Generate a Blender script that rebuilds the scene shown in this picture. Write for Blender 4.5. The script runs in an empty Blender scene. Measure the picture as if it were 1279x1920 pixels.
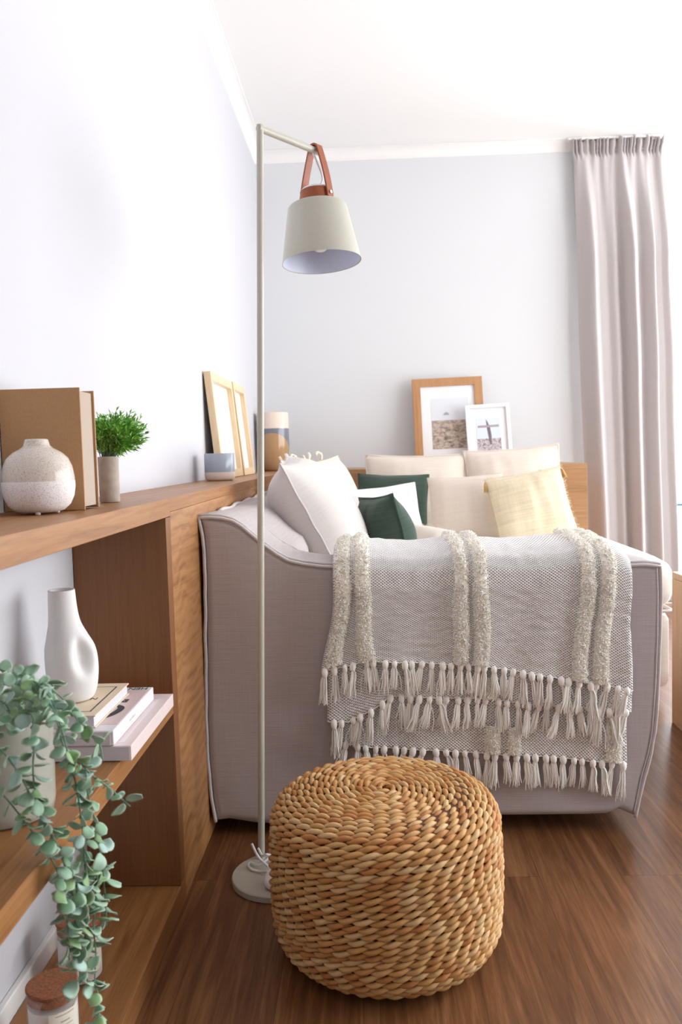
import bpy, math, random
from mathutils import Vector, Matrix, noise
PI = math.pi
random.seed(7)
SC = bpy.context.scene
COL = SC.collection
R = math.radians

# ---------------------------------------------------------------- camera
FPX, PITCH, YAW, ROLL = 1560.0, 0.069, 0.0323, -0.0278
CAM = Vector((0, 0, 1.0))
cy, sy, cp, sp = math.cos(YAW), math.sin(YAW), math.cos(PITCH), math.sin(PITCH)
FW = Vector((-sy*cp, cy*cp, -sp)); r0 = Vector((cy, sy, 0)); u0 = r0.cross(FW)
RT = math.cos(ROLL)*r0 + math.sin(ROLL)*u0
UP = -math.sin(ROLL)*r0 + math.cos(ROLL)*u0
cd = bpy.data.cameras.new('camera'); cam = bpy.data.objects.new('camera', cd); COL.objects.link(cam)
cd.sensor_fit = 'VERTICAL'; cd.sensor_height = 36; cd.sensor_width = 24; cd.lens = FPX/1920*36
cd.clip_start = 0.02
cd.dof.use_dof = True; cd.dof.focus_distance = 1.95; cd.dof.aperture_fstop = 6.3
m = Matrix((RT, UP, -FW)).transposed().to_4x4(); m.translation = CAM
cam.matrix_world = m
SC.camera = cam

def at(px, py, ax, v):
    """point of the place seen at a pixel of the photograph, on the plane coordinate[ax] = v"""
    d = FW + RT*((px-639.5)/FPX) - UP*((py-960)/FPX)
    return CAM + d*((v-CAM[ax])/d[ax])

# ---------------------------------------------------------------- light
SC.view_settings.view_transform = 'Standard'
SC.view_settings.look = 'None'
SC.view_settings.gamma = 1
SC.view_settings.exposure = 0.1
w = bpy.data.worlds.new('daylight'); SC.world = w; w.use_nodes = True
bg = w.node_tree.nodes['Background']; bg.inputs[0].default_value = (0.93, 0.965, 1, 1); bg.inputs[1].default_value = 8.1
SC.cycles.max_bounces = 10; SC.cycles.diffuse_bounces = 7; SC.cycles.transparent_max_bounces = 8

def portal(name, loc, rot, sx, sz, power=0, color=(1, 1, 1)):
    l = bpy.data.lights.new(name, 'AREA'); l.shape = 'RECTANGLE'; l.size = sx; l.size_y = sz
    if power: l.energy = power; l.color = color
    else: l.cycles.is_portal = True
    o = bpy.data.objects.new(name, l); COL.objects.link(o); o.location = loc; o.rotation_euler = rot
    return o
XL, YB, ZC, XR, YF = -0.645, 5.285, 2.875, 3.7, -3.6
BW = (1.5, 3.5, 0.06, 2.38)          # back window  x0 x1 z0 z1
RW = (0.4, 5.0, 0.06, 2.5)         # right window y0 y1 z0 z1
portal('back_window_daylight', ((BW[0]+BW[1])/2, YB+.12, (BW[2]+BW[3])/2), (R(-90), 0, 0), BW[1]-BW[0], BW[3]-BW[2])
portal('right_window_daylight', (XR+.12, (RW[0]+RW[1])/2, (RW[2]+RW[3])/2), (0, R(90), 0), RW[3]-RW[2], RW[1]-RW[0])
sl = bpy.data.lights.new('sun', 'SUN'); sl.energy = 2.2; sl.angle = R(14); sl.color = (1, .97, .92)
so = bpy.data.objects.new('sun', sl); COL.objects.link(so)
so.rotation_euler = Vector((-0.80, -0.35, -0.50)).to_track_quat('-Z', 'Y').to_euler()

# ---------------------------------------------------------------- materials
def srgb(r, g, b):
    f = lambda c: (c/255/12.92) if c <= 10 else ((c/255+.055)/1.055)**2.4
    return (f(r), f(g), f(b), 1)
def nm(name):
    M = bpy.data.materials.new(name); M.use_nodes = True
    nt = M.node_tree; b = nt.nodes['Principled BSDF']
    return M, nt, b
def lk(nt, a, b): nt.links.new(a, b)
def nd(nt, t, **k):
    n = nt.nodes.new(t)
    for a, v in k.items(): setattr(n, a, v)
    return n
def ramp(nt, fac, stops):
    r = nd(nt, 'ShaderNodeValToRGB'); lk(nt, fac, r.inputs[0])
    el = r.color_ramp.elements
    while len(el) < len(stops): el.new(.5)
    for e, (p, c) in zip(el, stops): e.position = p; e.color = c
    return r.outputs[0]
def bump(nt, b, h, s, d=.01):
    n = nd(nt, 'ShaderNodeBump'); n.inputs['Strength'].default_value = s; n.inputs['Distance'].default_value = d
    lk(nt, h, n.inputs['Height']); lk(nt, n.outputs[0], b.inputs['Normal']); return n
def coords(nt, scale=(1, 1, 1), kind='Object', rot=(0, 0, 0)):
    c = nd(nt, 'ShaderNodeTexCoord'); mp = nd(nt, 'ShaderNodeMapping'); mp.inputs['Scale'].default_value = scale
    mp.inputs['Rotation'].default_value = rot
    lk(nt, c.outputs[kind], mp.inputs[0]); return mp.outputs[0]
def noi(nt, vec, scale=5, detail=3, rough=.5, dist=0):
    n = nd(nt, 'ShaderNodeTexNoise'); n.inputs['Scale'].default_value = scale; n.inputs['Detail'].default_value = detail
    n.inputs['Roughness'].default_value = rough; n.inputs['Distortion'].default_value = dist
    if vec is not None: lk(nt, vec, n.inputs['Vector'])
    return n.outputs[0]
def plain(name, c, rough=.5, metal=0, spec=.5, nbump=0, nscale=80, var=.975):
    M, nt, b = nm(name)
    vec = coords(nt)
    n = noi(nt, vec, nscale, 3)
    dark = tuple(x*var for x in c[:3])+(1,)
    lk(nt, ramp(nt, n, [(.3, dark), (.7, c)]), b.inputs['Base Color'])
    b.inputs['Roughness'].default_value = rough; b.inputs['Metallic'].default_value = metal
    b.inputs['Specular IOR Level'].default_value = spec
    if nbump: bump(nt, b, n, nbump, .002)
    return M
def paint(name, c, rough=.9):
    M, nt, b = nm(name); v = coords(nt)
    n = noi(nt, v, 1.5, 2); d = tuple(x*.99 for x in c[:3])+(1,)
    lk(nt, ramp(nt, n, [(.3, d), (.7, c)]), b.inputs['Base Color']); b.inputs['Roughness'].default_value = rough
    b.inputs['Specular IOR Level'].default_value = .2; bump(nt, b, noi(nt, v, 260, 2), .03, .001); return M
def wood(name, c1, c2, c3, axis='Y', scale=1., rough=.42, curly=False):
    M, nt, b = nm(name)
    k = {'X': (1.2, 26, 26), 'Y': (26, 1.2, 26), 'Z': (26, 26, 1.2)}[axis]
    v = coords(nt, tuple(q*scale for q in k))
    n1 = noi(nt, v, 2.2, 6, .62, 1.2 if not curly else 2.5)
    k2 = tuple(q*scale*5 for q in k)
    n2 = noi(nt, coords(nt, k2), 3, 3, .5)
    mx = nd(nt, 'ShaderNodeMath', operation='MULTIPLY_ADD'); lk(nt, n2, mx.inputs[0]); mx.inputs[1].default_value = .35; lk(nt, n1, mx.inputs[2])
    if curly:
        wv = nd(nt, 'ShaderNodeTexWave', wave_type='BANDS', bands_direction='Z'); wv.inputs['Scale'].default_value = 9; wv.inputs['Distortion'].default_value = 9
        wv.inputs['Detail'].default_value = 3; wv.inputs['Detail Scale'].default_value = .7
        lk(nt, coords(nt, (1, 1.4, 1)), wv.inputs[0])
        m2 = nd(nt, 'ShaderNodeMath', operation='MULTIPLY_ADD'); lk(nt, wv.outputs['Fac'], m2.inputs[0]); m2.inputs[1].default_value = .22; lk(nt, mx.outputs[0], m2.inputs[2])
        mx = m2
    lk(nt, ramp(nt, mx.outputs[0], [(.38, c1), (.62, c2), (.9, c3)]), b.inputs['Base Color'])
    b.inputs['Roughness'].default_value = rough; bump(nt, b, mx.outputs[0], .12, .002)
    return M
def linen(name, c, contrast=.10, bs=.35, scale=1., rough=.95):
    M, nt, b = nm(name)
    h = noi(nt, coords(nt, (9*scale, 9*scale, 330*scale)), 1, 3, .6)
    v = noi(nt, coords(nt, (330*scale, 330*scale, 9*scale)), 1, 3, .6); vm_ = nd(nt, 'ShaderNodeMath', operation='MULTIPLY_ADD'); lk(nt, v, vm_.inputs[0]); vm_.inputs[1].default_value = .5; vm_.inputs[2].default_value = .25; v = vm_.outputs[0]
    a = nd(nt, 'ShaderNodeMath', operation='ADD'); lk(nt, h, a.inputs[0]); lk(nt, v, a.inputs[1])
    d = tuple(x*(1-contrast*1.6) for x in c[:3])+(1,); l = tuple(min(1, x*(1+contrast)) for x in c[:3])+(1,)
    lk(nt, ramp(nt, a.outputs[0], [(.75, d), (1.0, c), (1.0, c), (1, l)][:3]+[(1., l)] if False else [(.3, d), (.75, l)]), b.inputs['Base Color'])
    mm = nd(nt, 'ShaderNodeMath', operation='MULTIPLY'); lk(nt, a.outputs[0], mm.inputs[0]); mm.inputs[1].default_value = .5
    lk(nt, ramp(nt, mm.outputs[0], [(.36, d), (.64, l)]), b.inputs['Base Color'])
    b.inputs['Roughness'].default_value = rough; b.inputs['Specular IOR Level'].default_value = .15
    b.inputs['Sheen Weight'].default_value = .15
    bump(nt, b, a.outputs[0], bs, .0015)
    return M
def attrmat(name, rough=.5, spec=.4, nb=0, ns=400, sss=0, stretch=(1, 1, 1)):
    M, nt, b = nm(name)
    a = nd(nt, 'ShaderNodeAttribute', attribute_name='tint'); n = noi(nt, coords(nt, stretch), ns, 2)
    mx = nd(nt, 'ShaderNodeMix', data_type='RGBA', blend_type='MULTIPLY'); mx.inputs[0].default_value = .35
    lk(nt, a.outputs['Color'], mx.inputs[6]); lk(nt, ramp(nt, n, [(.3, (.88, .88, .88, 1)), (.7, (1, 1, 1, 1))]), mx.inputs[7])
    lk(nt, mx.outputs[2], b.inputs['Base Color'])
    b.inputs['Roughness'].default_value = rough; b.inputs['Specular IOR Level'].default_value = spec
    if nb: bump(nt, b, n, nb, .001)
    return M

MT = {}
MT['wall'] = paint('wall_paint', (.84, .84, .85, 1))
MT['wall_back'] = paint('grey_wall_paint', srgb(218, 220, 222))
MT['ceil'] = paint('ceiling_paint', (.87, .87, .87, 1))
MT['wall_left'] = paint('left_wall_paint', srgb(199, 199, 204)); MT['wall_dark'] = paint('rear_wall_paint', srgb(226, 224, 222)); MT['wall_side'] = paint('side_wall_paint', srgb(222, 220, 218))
MT['trim'] = plain('trim_paint', (.86, .86, .85, 1), .5)
OAK = (srgb(122, 78, 42), srgb(150, 102, 58), srgb(170, 122, 76))
MT['oakY'] = wood('oak_board', *OAK, 'Y')
MT['oakZ'] = wood('oak_panel', srgb(120, 76, 40), srgb(130, 84, 46), srgb(140, 93, 53), 'Z', 1.6)
MT['oakX'] = wood('oak_ledge', srgb(134, 95, 60), srgb(160, 119, 80), srgb(178, 137, 98), 'X')
MT['oakC'] = wood('oak_curly', srgb(112, 70, 36), srgb(152, 104, 62), srgb(174, 126, 80), 'Y', .5, curly=True)
MT['pale'] = wood('pale_wood', srgb(205, 172, 132), srgb(222, 194, 156), srgb(232, 208, 172), 'Z')
MT['fwood'] = wood('frame_wood', srgb(160, 112, 70), srgb(180, 132, 90), srgb(192, 146, 104), 'Z')
MT['table'] = wood('table_wood', srgb(196, 150, 112), srgb(212, 170, 132), srgb(220, 182, 146), 'Z')
MT['linen'] = linen('sofa_linen', srgb(182, 173, 172), .07)
MT['pipe'] = linen('piping_linen', srgb(200, 192, 192), .05)
MT['seat'] = linen('seat_linen', srgb(226, 220, 212), .05)
MT['cgrey'] = linen('cushion_linen', srgb(212, 206, 202), .04)
MT['cnat'] = linen('natural_linen', srgb(218, 206, 194), .05)
MT['ccream'] = linen('cream_linen', srgb(232, 218, 198), .03)
MT['cwhite'] = linen('white_cotton', srgb(240, 238, 236), .03)
MT['cgreen'] = linen('green_linen', srgb(62, 78, 68), .2)
MT['cyel'] = linen('wheat_weave', srgb(222, 208, 180), .1, 1.0, .35)
MT['tan'] = linen('tan_cord', srgb(200, 160, 105), .1)
MT['curtain'] = linen('curtain_cloth', srgb(188, 182, 181), .02, .1)
MT['metal'] = plain('putty_enamel', srgb(186, 183, 170), .38)
MT['inner'] = plain('lining_enamel', srgb(214, 222, 240), .3)
MT['white'] = plain('white_enamel', (.82, .82, .84, 1), .35)
MT['leather'] = plain('tan_leather', srgb(150, 78, 44), .5, nbump=.2, nscale=500)
MT['chrome'] = plain('steel', (.7, .7, .7, 1), .25, 1)
MT['black'] = plain('black_ink', (.02, .02, .025, 1), .6)
MT['dark'] = plain('dark_void', (.03, .02, .015, 1), .9)
MT['kraft'] = plain('kraft_board', srgb(184, 143, 101), .8, var=.9, nbump=.15, nscale=300)
MT['page'] = plain('page_edge', srgb(178, 162, 146), .9)
MT['pagew'] = plain('white_pages', srgb(214, 214, 222), .9)
MT['cov1'] = plain('cream_cover', srgb(232, 214, 188), .6)
MT['cov2'] = plain('white_cover', srgb(232, 228, 234), .45)
MT['pink'] = plain('blush_cover', srgb(218, 198, 196), .45)
MT['cov3'] = plain('blush_book_cover', srgb(230, 214, 212), .5)
MT['matte'] = plain('matte_ceramic', (.80, .79, .79, 1), .75, nbump=.1, nscale=200)
MT['concrete'] = plain('concrete', srgb(182, 170, 158), .85, var=.8, nbump=.4, nscale=60)
MT['potgrey'] = plain('glazed_grey', srgb(176, 176, 166), .2, var=.8, nscale=14)
MT['soil'] = plain('soil', srgb(50, 42, 32), .95)
MT['cork'] = plain('cork', srgb(156, 98, 64), .85, var=.55, nbump=.5, nscale=260)
MT['wax'] = plain('wax', srgb(236, 233, 230), .5)
MT['label'] = plain('paper_label', srgb(232, 230, 216), .7)
MT['rope'] = attrmat('hyacinth_rope', .55, .35, .5, 500)
MT['leaf'] = attrmat('eucalyptus_leaf', .5, .35, 0, 60)
MT['grass'] = attrmat('grass_leaf', .45, .4, 0, 60)
MT['stem'] = plain('stem', srgb(104, 138, 116), .6)
MT['yarn'] = plain('cotton_yarn', srgb(252, 249, 244), .95, spec=.1, nbump=.3, nscale=700)
MT['plush'] = attrmat('plush_yarn', .95, .1)
MT['mat'] = plain('mat_board', (.83, .84, .85, 1), .8)
M, nt, b = nm('clear_glass'); MT['glass'] = M
tr = nd(nt, 'ShaderNodeBsdfTransparent'); gl = nd(nt, 'ShaderNodeBsdfGlossy'); gl.inputs['Roughness'].default_value = .05
ms = nd(nt, 'ShaderNodeMixShader'); ms.inputs[0].default_value = .07
lk(nt, tr.outputs[0], ms.inputs[1]); lk(nt, gl.outputs[0], ms.inputs[2]); lk(nt, ms.outputs[0], nt.nodes['Material Output'].inputs[0])
M, nt, b = nm('window_glass'); MT['pane'] = M
tr = nd(nt, 'ShaderNodeBsdfTransparent'); gl = nd(nt, 'ShaderNodeBsdfGlossy'); gl.inputs['Roughness'].default_value = .02
ms = nd(nt, 'ShaderNodeMixShader'); ms.inputs[0].default_value = .04
lk(nt, tr.outputs[0], ms.inputs[1]); lk(nt, gl.outputs[0], ms.inputs[2]); lk(nt, ms.outputs[0], nt.nodes['Material Output'].inputs[0])
# floor boards
M, nt, b = nm('timber_floor'); MT['floor'] = M
br = nd(nt, 'ShaderNodeTexBrick'); br.offset = .37; br.inputs['Scale'].default_value = 1
br.inputs['Brick Width'].default_value = 1.9; br.inputs['Row Height'].default_value = .19; br.inputs['Mortar Size'].default_value = .0006
br.inputs['Color1'].default_value = (0, 0, 0, 1); br.inputs['Color2'].default_value = (1, 1, 1, 1); br.inputs['Mortar'].default_value = (.5, .5, .5, 1)
br.inputs['Bias'].default_value = 0
lk(nt, coords(nt, (1, 1, 1), rot=(0, 0, R(90))), br.inputs[0])
v = coords(nt, (34, 1.5, 1))
add = nd(nt, 'ShaderNodeVectorMath', operation='MULTIPLY_ADD'); lk(nt, br.outputs['Color'], add.inputs[0]); add.inputs[1].default_value = (9, 13, 0); lk(nt, v, add.inputs[2])
n1 = noi(nt, add.outputs[0], 1.3, 6, .65, 1.0)
n2 = noi(nt, coords(nt, (190, 7, 1)), 2, 3)
ma = nd(nt, 'ShaderNodeMath', operation='MULTIPLY_ADD'); lk(nt, n2, ma.inputs[0]); ma.inputs[1].default_value = .3; lk(nt, n1, ma.inputs[2])
sx = nd(nt, 'ShaderNodeMath', operation='MULTIPLY_ADD'); lk(nt, br.outputs['Color'], sx.inputs[0]); sx.inputs[1].default_value = .09; lk(nt, ma.outputs[0], sx.inputs[2])
c = ramp(nt, sx.outputs[0], [(.42, srgb(70, 42, 23)), (.68, srgb(108, 70, 42)), (.95, srgb(142, 100, 66))])
mo = nd(nt, 'ShaderNodeMix', data_type='RGBA'); lk(nt, br.outputs['Fac'], mo.inputs[0]); lk(nt, c, mo.inputs[6]); mo.inputs[7].default_value = srgb(72, 42, 26)
lk(nt, mo.outputs[2], b.inputs['Base Color'])
b.inputs['Roughness'].default_value = .36; b.inputs['Specular IOR Level'].default_value = .4
bump(nt, b, ma.outputs[0], .15, .002)
# woven throw cloth: UV in metres
M, nt, b = nm('waffle_weave'); MT['weave'] = M
sep = nd(nt, 'ShaderNodeSeparateXYZ'); lk(nt, coords(nt, kind='UV'), sep.inputs[0])
def sn(o, k):
    q = nd(nt, 'ShaderNodeMath', operation='MULTIPLY'); lk(nt, o, q.inputs[0]); q.inputs[1].default_value = k
    s = nd(nt, 'ShaderNodeMath', operation='SINE'); lk(nt, q.outputs[0], s.inputs[0]); return s.outputs[0]
pr = nd(nt, 'ShaderNodeMath', operation='MULTIPLY'); lk(nt, sn(sep.outputs[0], 2*PI/.0092), pr.inputs[0]); lk(nt, sn(sep.outputs[1], 2*PI/.0092), pr.inputs[1])
lk(nt, ramp(nt, pr.outputs[0], [(.12, srgb(250, 248, 247)), (.5, srgb(158, 150, 150))]), b.inputs['Base Color'])
iv = nd(nt, 'ShaderNodeMath', operation='MULTIPLY'); lk(nt, pr.outputs[0], iv.inputs[0]); iv.inputs[1].default_value = -1
b.inputs['Roughness'].default_value = .95; b.inputs['Specular IOR Level'].default_value = .1
bump(nt, b, iv.outputs[0], .8, .002)
# speckled glaze and two-tone vases: the glaze line is a real mark on the pot
def twotone(name, z, top, bot, speck=None, r1=.15, r2=.6, arc=None):
    M, nt, b = nm(name); tc = nd(nt, 'ShaderNodeTexCoord'); sp_ = nd(nt, 'ShaderNodeSeparateXYZ'); lk(nt, tc.outputs['Object'], sp_.inputs[0])
    g = nd(nt, 'ShaderNodeMath', operation='GREATER_THAN'); lk(nt, sp_.outputs[2], g.inputs[0]); g.inputs[1].default_value = z
    mx = nd(nt, 'ShaderNodeMix', data_type='RGBA'); lk(nt, g.outputs[0], mx.inputs[0]); mx.inputs[6].default_value = bot; mx.inputs[7].default_value = top
    out = mx.outputs[2]
    if arc:
        vd = nd(nt, 'ShaderNodeVectorMath', operation='DISTANCE'); lk(nt, tc.outputs['Object'], vd.inputs[0]); vd.inputs[1].default_value = arc[0]
        l = nd(nt, 'ShaderNodeMath', operation='LESS_THAN'); lk(nt, vd.outputs['Value'], l.inputs[0]); l.inputs[1].default_value = arc[1]
        m2 = nd(nt, 'ShaderNodeMix', data_type='RGBA'); lk(nt, l.outputs[0], m2.inputs[0]); lk(nt, out, m2.inputs[6]); m2.inputs[7].default_value = arc[2]; out = m2.outputs[2]
    if speck:
        n = noi(nt, tc.outputs['Object'], 800, 2); m3 = nd(nt, 'ShaderNodeMix', data_type='RGBA')
        lk(nt, ramp(nt, n, [(.54, (0, 0, 0, 1)), (.66, (.8, .8, .8, 1))]), m3.inputs[0]); lk(nt, out, m3.inputs[6]); m3.inputs[7].default_value = speck; out = m3.outputs[2]
    lk(nt, out, b.inputs['Base Color'])
    rr = nd(nt, 'ShaderNodeMix', data_type='FLOAT'); lk(nt, g.outputs[0], rr.inputs[0]); rr.inputs[2].default_value = r2; rr.inputs[3].default_value = r1
    lk(nt, rr.outputs[0], b.inputs['Roughness']); return M

# ---------------------------------------------------------------- mesh helpers
class MB:
    def __init__(s): s.v = []; s.f = []; s.c = []; s.uv = None
    def box(s, x0, x1, y0, y1, z0, z1):
        n = len(s.v); s.v += [(x, y, z) for x in (x0, x1) for y in (y0, y1) for z in (z0, z1)]
        s.f += [tuple(n+i for i in q) for q in ((0, 1, 3, 2), (4, 6, 7, 5), (0, 4, 5, 1), (2, 3, 7, 6), (0, 2, 6, 4), (1, 5, 7, 3))]; return s
    def tube(s, pts, rad, n=8, cap=True, col=None, flat=None):
        pts = [Vector(p) for p in pts]; k = len(pts); base = len(s.v)
        t0 = (pts[1]-pts[0]).normalized(); a = Vector((0, 0, 1)) if abs(t0.z) < .9 else Vector((1, 0, 0))
        nr = t0.cross(a).normalized()
        for i, p in enumerate(pts):
            t = (pts[min(i+1, k-1)]-pts[max(i-1, 0)]).normalized()
            nr = (nr - t*nr.dot(t)); nr = nr.normalized() if nr.length > 1e-6 else t.orthogonal().normalized()
            bi = t.cross(nr); r = rad[i] if isinstance(rad, (list, tuple)) else rad
            for j in range(n):
                an = 2*PI*j/n; q = p+(nr*math.cos(an)+bi*math.sin(an))*r
                s.v.append(tuple(q)); 
                if col is not None: s.c.append(col[i] if isinstance(col, list) else col)
        for i in range(k-1):
            for j in range(n):
                s.f.append((base+i*n+j, base+i*n+(j+1) % n, base+(i+1)*n+(j+1) % n, base+(i+1)*n+j))
        if cap: s.f += [tuple(base+j for j in range(n))[::-1], tuple(base+(k-1)*n+j for j in range(n))]
        return s
    def lathe(s, prof, n=48, c=(0, 0, 0), close=False, cap=True):
        base = len(s.v)
        for r, z in prof:
            for j in range(n):
                a = 2*PI*j/n; s.v.append((c[0]+r*math.cos(a), c[1]+r*math.sin(a), c[2]+z))
        k = len(prof)
        for i in range(k-1 if not close else k):
            i2 = (i+1) % k
            for j in range(n):
                s.f.append((base+i*n+j, base+i*n+(j+1) % n, base+i2*n+(j+1) % n, base+i2*n+j))
        if not close and cap:
            if prof[0][0] > 1e-5: s.f.append(tuple(base+j for j in range(n))[::-1])
            if prof[-1][0] > 1e-5: s.f.append(tuple(base+(k-1)*n+j for j in range(n)))
        return s
    def grid(s, nu, nv, fn, uvf=None, flip=False):
        base = len(s.v)
        if uvf and s.uv is None: s.uv = {}
        for i in range(nu+1):
            for j in range(nv+1):
                s.v.append(tuple(fn(i/nu, j/nv)))
                if uvf: s.uv[len(s.v)-1] = uvf(i/nu, j/nv)
        for i in range(nu):
            for j in range(nv):
                a = base+i*(nv+1)+j; q = (a, a+1, a+nv+2, a+nv+1); s.f.append(q[::-1] if flip else q)
        return s
    def prism(s, poly, y0, y1):
        n = len(s.v); k = len(poly)
        s.v += [(x, y0, z) for x, z in poly]+[(x, y1, z) for x, z in poly]
        s.f += [tuple(n+i for i in range(k)), tuple(n+k+i for i in range(k))[::-1]]
        s.f += [(n+i, n+k+i, n+k+(i+1) % k, n+(i+1) % k) for i in range(k)]; return s
    def build(s, name, mat, parent=None, smooth=False, bevel=0, solid=0, sub=0, org=None, auto=False):
        me = bpy.data.meshes.new(name)
        vs = s.v
        if org is not None: vs = [(a-org[0], b_-org[1], c_-org[2]) for a, b_, c_ in vs]
        me.from_pydata(vs, [], s.f); me.validate(verbose=False)
        if s.c:
            at_ = me.color_attributes.new('tint', 'FLOAT_COLOR', 'POINT')
            at_.data.foreach_set('color', [x for c in s.c for x in (c[0], c[1], c[2], 1)])
        if s.uv:
            ul = me.uv_layers.new(name='UVMap')
            for l in me.loops: ul.data[l.index].uv = s.uv.get(l.vertex_index, (0, 0))
        if smooth: me.polygons.foreach_set('use_smooth', [True]*len(me.polygons))
        me.materials.append(MT[mat] if isinstance(mat, str) else mat)
        import bmesh
        bm = bmesh.new(); bm.from_mesh(me); bmesh.ops.recalc_face_normals(bm, faces=bm.faces); bm.to_mesh(me); bm.free()
        o = bpy.data.objects.new(name, me); COL.objects.link(o)
        if org is not None: o.location = org
        if parent is not None: o.parent = parent
        if bevel:
            bv = o.modifiers.new('bevel', 'BEVEL'); bv.width = bevel; bv.segments = 3; bv.limit_method = 'ANGLE'; bv.angle_limit = R(35); bv.harden_normals = False
        if solid: sm = o.modifiers.new('solid', 'SOLIDIFY'); sm.thickness = solid; sm.offset = 0
        if sub: ss = o.modifiers.new('sub', 'SUBSURF'); ss.levels = sub; ss.render_levels = sub
        if auto:
            me.polygons.foreach_set('use_smooth', [True]*len(me.polygons))
            if hasattr(me, 'set_sharp_from_angle'): me.set_sharp_from_angle(angle=R(35))
        return o
def tag(o, label=None, cat=None, group=None, kind=None):
    if label: o['label'] = label
    if cat: o['category'] = cat
    if group: o['group'] = group
    if kind: o['kind'] = kind
    return o
def thing(name, label, cat, loc=(0, 0, 0), rot=(0, 0, 0), group=None):
    o = bpy.data.objects.new(name, None); COL.objects.link(o); o.location = loc; o.rotation_euler = rot
    o.empty_display_size = .05
    return tag(o, label, cat, group)
def struct(o): o['kind'] = 'structure'; return o
def lerp(a, b_, t): return a+(b_-a)*t
def interp(pts, x):
    if x <= pts[0][0]: return pts[0][1]
    for (a, u), (c_, v_) in zip(pts, pts[1:]):
        if x <= c_:
            t = (x-a)/(c_-a); return u+(v_-u)*t
    return pts[-1][1]
def sinterp(pts, x):
    if x <= pts[0][0]: return pts[0][1]
    for (a, u), (c_, v_) in zip(pts, pts[1:]):
        if x <= c_:
            t = (x-a)/(c_-a); t = t*t*(3-2*t); return u+(v_-u)*t
    return pts[-1][1]
def crom(pts, n):
    P = [Vector(p) for p in pts]; P = [2*P[0]-P[1]]+P+[2*P[-1]-P[-2]]; out = []
    for i in range(1, len(P)-2):
        for j in range(n):
            t = j/n; a, b_, c_, d = P[i-1:i+3]
            out.append(.5*((2*b_)+(c_-a)*t+(2*a-5*b_+4*c_-d)*t*t+(3*b_-a-3*c_+d)*t**3))
    out.append(P[-2]); return out

# ---------------------------------------------------------------- setting
struct(MB().box(XL-.2, XR+.2, YF-.2, YB+.2, -.1, 0).build('floor', 'floor'))
struct(MB().box(XL-.2, XR+.2, YF-.2, YB+.2, ZC, ZC+.1).build('ceiling', 'ceil'))
struct(MB().box(XL-.15, XL, YF-.2, YB+.2, 0, ZC).build('wall_left', 'wall_left'))
x0, x1, z0, z1 = BW
struct(MB().box(XL, x0, YB, YB+.15, 0, ZC).box(x1, XR, YB, YB+.15, 0, ZC).box(x0, x1, YB, YB+.15, 0, z0).box(x0, x1, YB, YB+.15, z1, ZC).build('wall_back', 'wall_back'))
y0, y1, z0, z1 = RW
struct(MB().box(XR, XR+.15, YF-.2, y0, 0, ZC).box(XR, XR+.15, y1, YB+.2, 0, ZC).box(XR, XR+.15, y0, y1, 0, z0).box(XR, XR+.15, y0, y1, z1, ZC).build('wall_right', 'wall_side'))
struct(MB().box(XL, XR, YF-.15, YF, 0, ZC).build('wall_rear', 'wall_dark'))
def window(name, rect, ax, pos, n):
    a0, a1, z0, z1 = rect
    def bx(mb, p, q, r, s):
        return mb.box(p, q, pos-.03, pos+.03, r, s) if ax == 'x' else mb.box(pos-.03, pos+.03, p, q, r, s)
    f = MB(); t = .05
    bx(f, a0, a1, z0, z0+t); bx(f, a0, a1, z1-t, z1); bx(f, a0, a0+t, z0+t, z1-t); bx(f, a1-t, a1, z0+t, z1-t)
    for i in range(1, n):
        c_ = a0+(a1-a0)*i/n; bx(f, c_-t/2, c_+t/2, z0+t, z1-t)
    w_ = struct(f.build(name, 'trim', bevel=.004))
    g = MB()
    if ax == 'x': g.box(a0+.02, a1-.02, pos-.003, pos+.003, z0+.02, z1-.02)
    else: g.box(pos-.003, pos+.003, a0+.02, a1-.02, z0+.02, z1-.02)
    g.build('pane', 'pane', w_)
    return w_
w1 = window('window_1', BW, 'x', YB+.06, 2)
MB().box(1.935, 1.99, YB+.02, YB+.04, .615, .632).build('handle', plain('blue_grey_handle', srgb(70, 110, 130), .4), w1)
window('window_2', RW, 'y', XR+.06, 4)
def cove(y_a, y_b, n=10, s=.062):
    prof = [(0, -s)]+[(s*(1-math.cos(PI/2*i/n))*.92+.004, -s+.004+(s-.008)*math.sin(PI/2*i/n)) for i in range(n+1)]+[(s, 0), (0, 0)]
    return prof
pf = cove(0, 0); k = len(pf); zc = ZC-.001
mb = MB(); mb.v = [(XL+a, yy, zc+h) for yy in (YF, YB) for a, h in pf]
mb.f = [(i, (i+1) % k, k+(i+1) % k, k+i) for i in range(k)]
struct(mb.build('trim_1', 'trim'))
mb = MB(); mb.v = [(xx, YB-a, zc+h) for xx in (XL, XR) for a, h in pf]
mb.f = [(i, (i+1) % k, k+(i+1) % k, k+i) for i in range(k)]
struct(mb.build('trim_2', 'trim'))
struct(MB().box(XL, XL+.013, YF, 1.775, 0, .088).build('baseboard_left', 'trim', bevel=.003))

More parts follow.
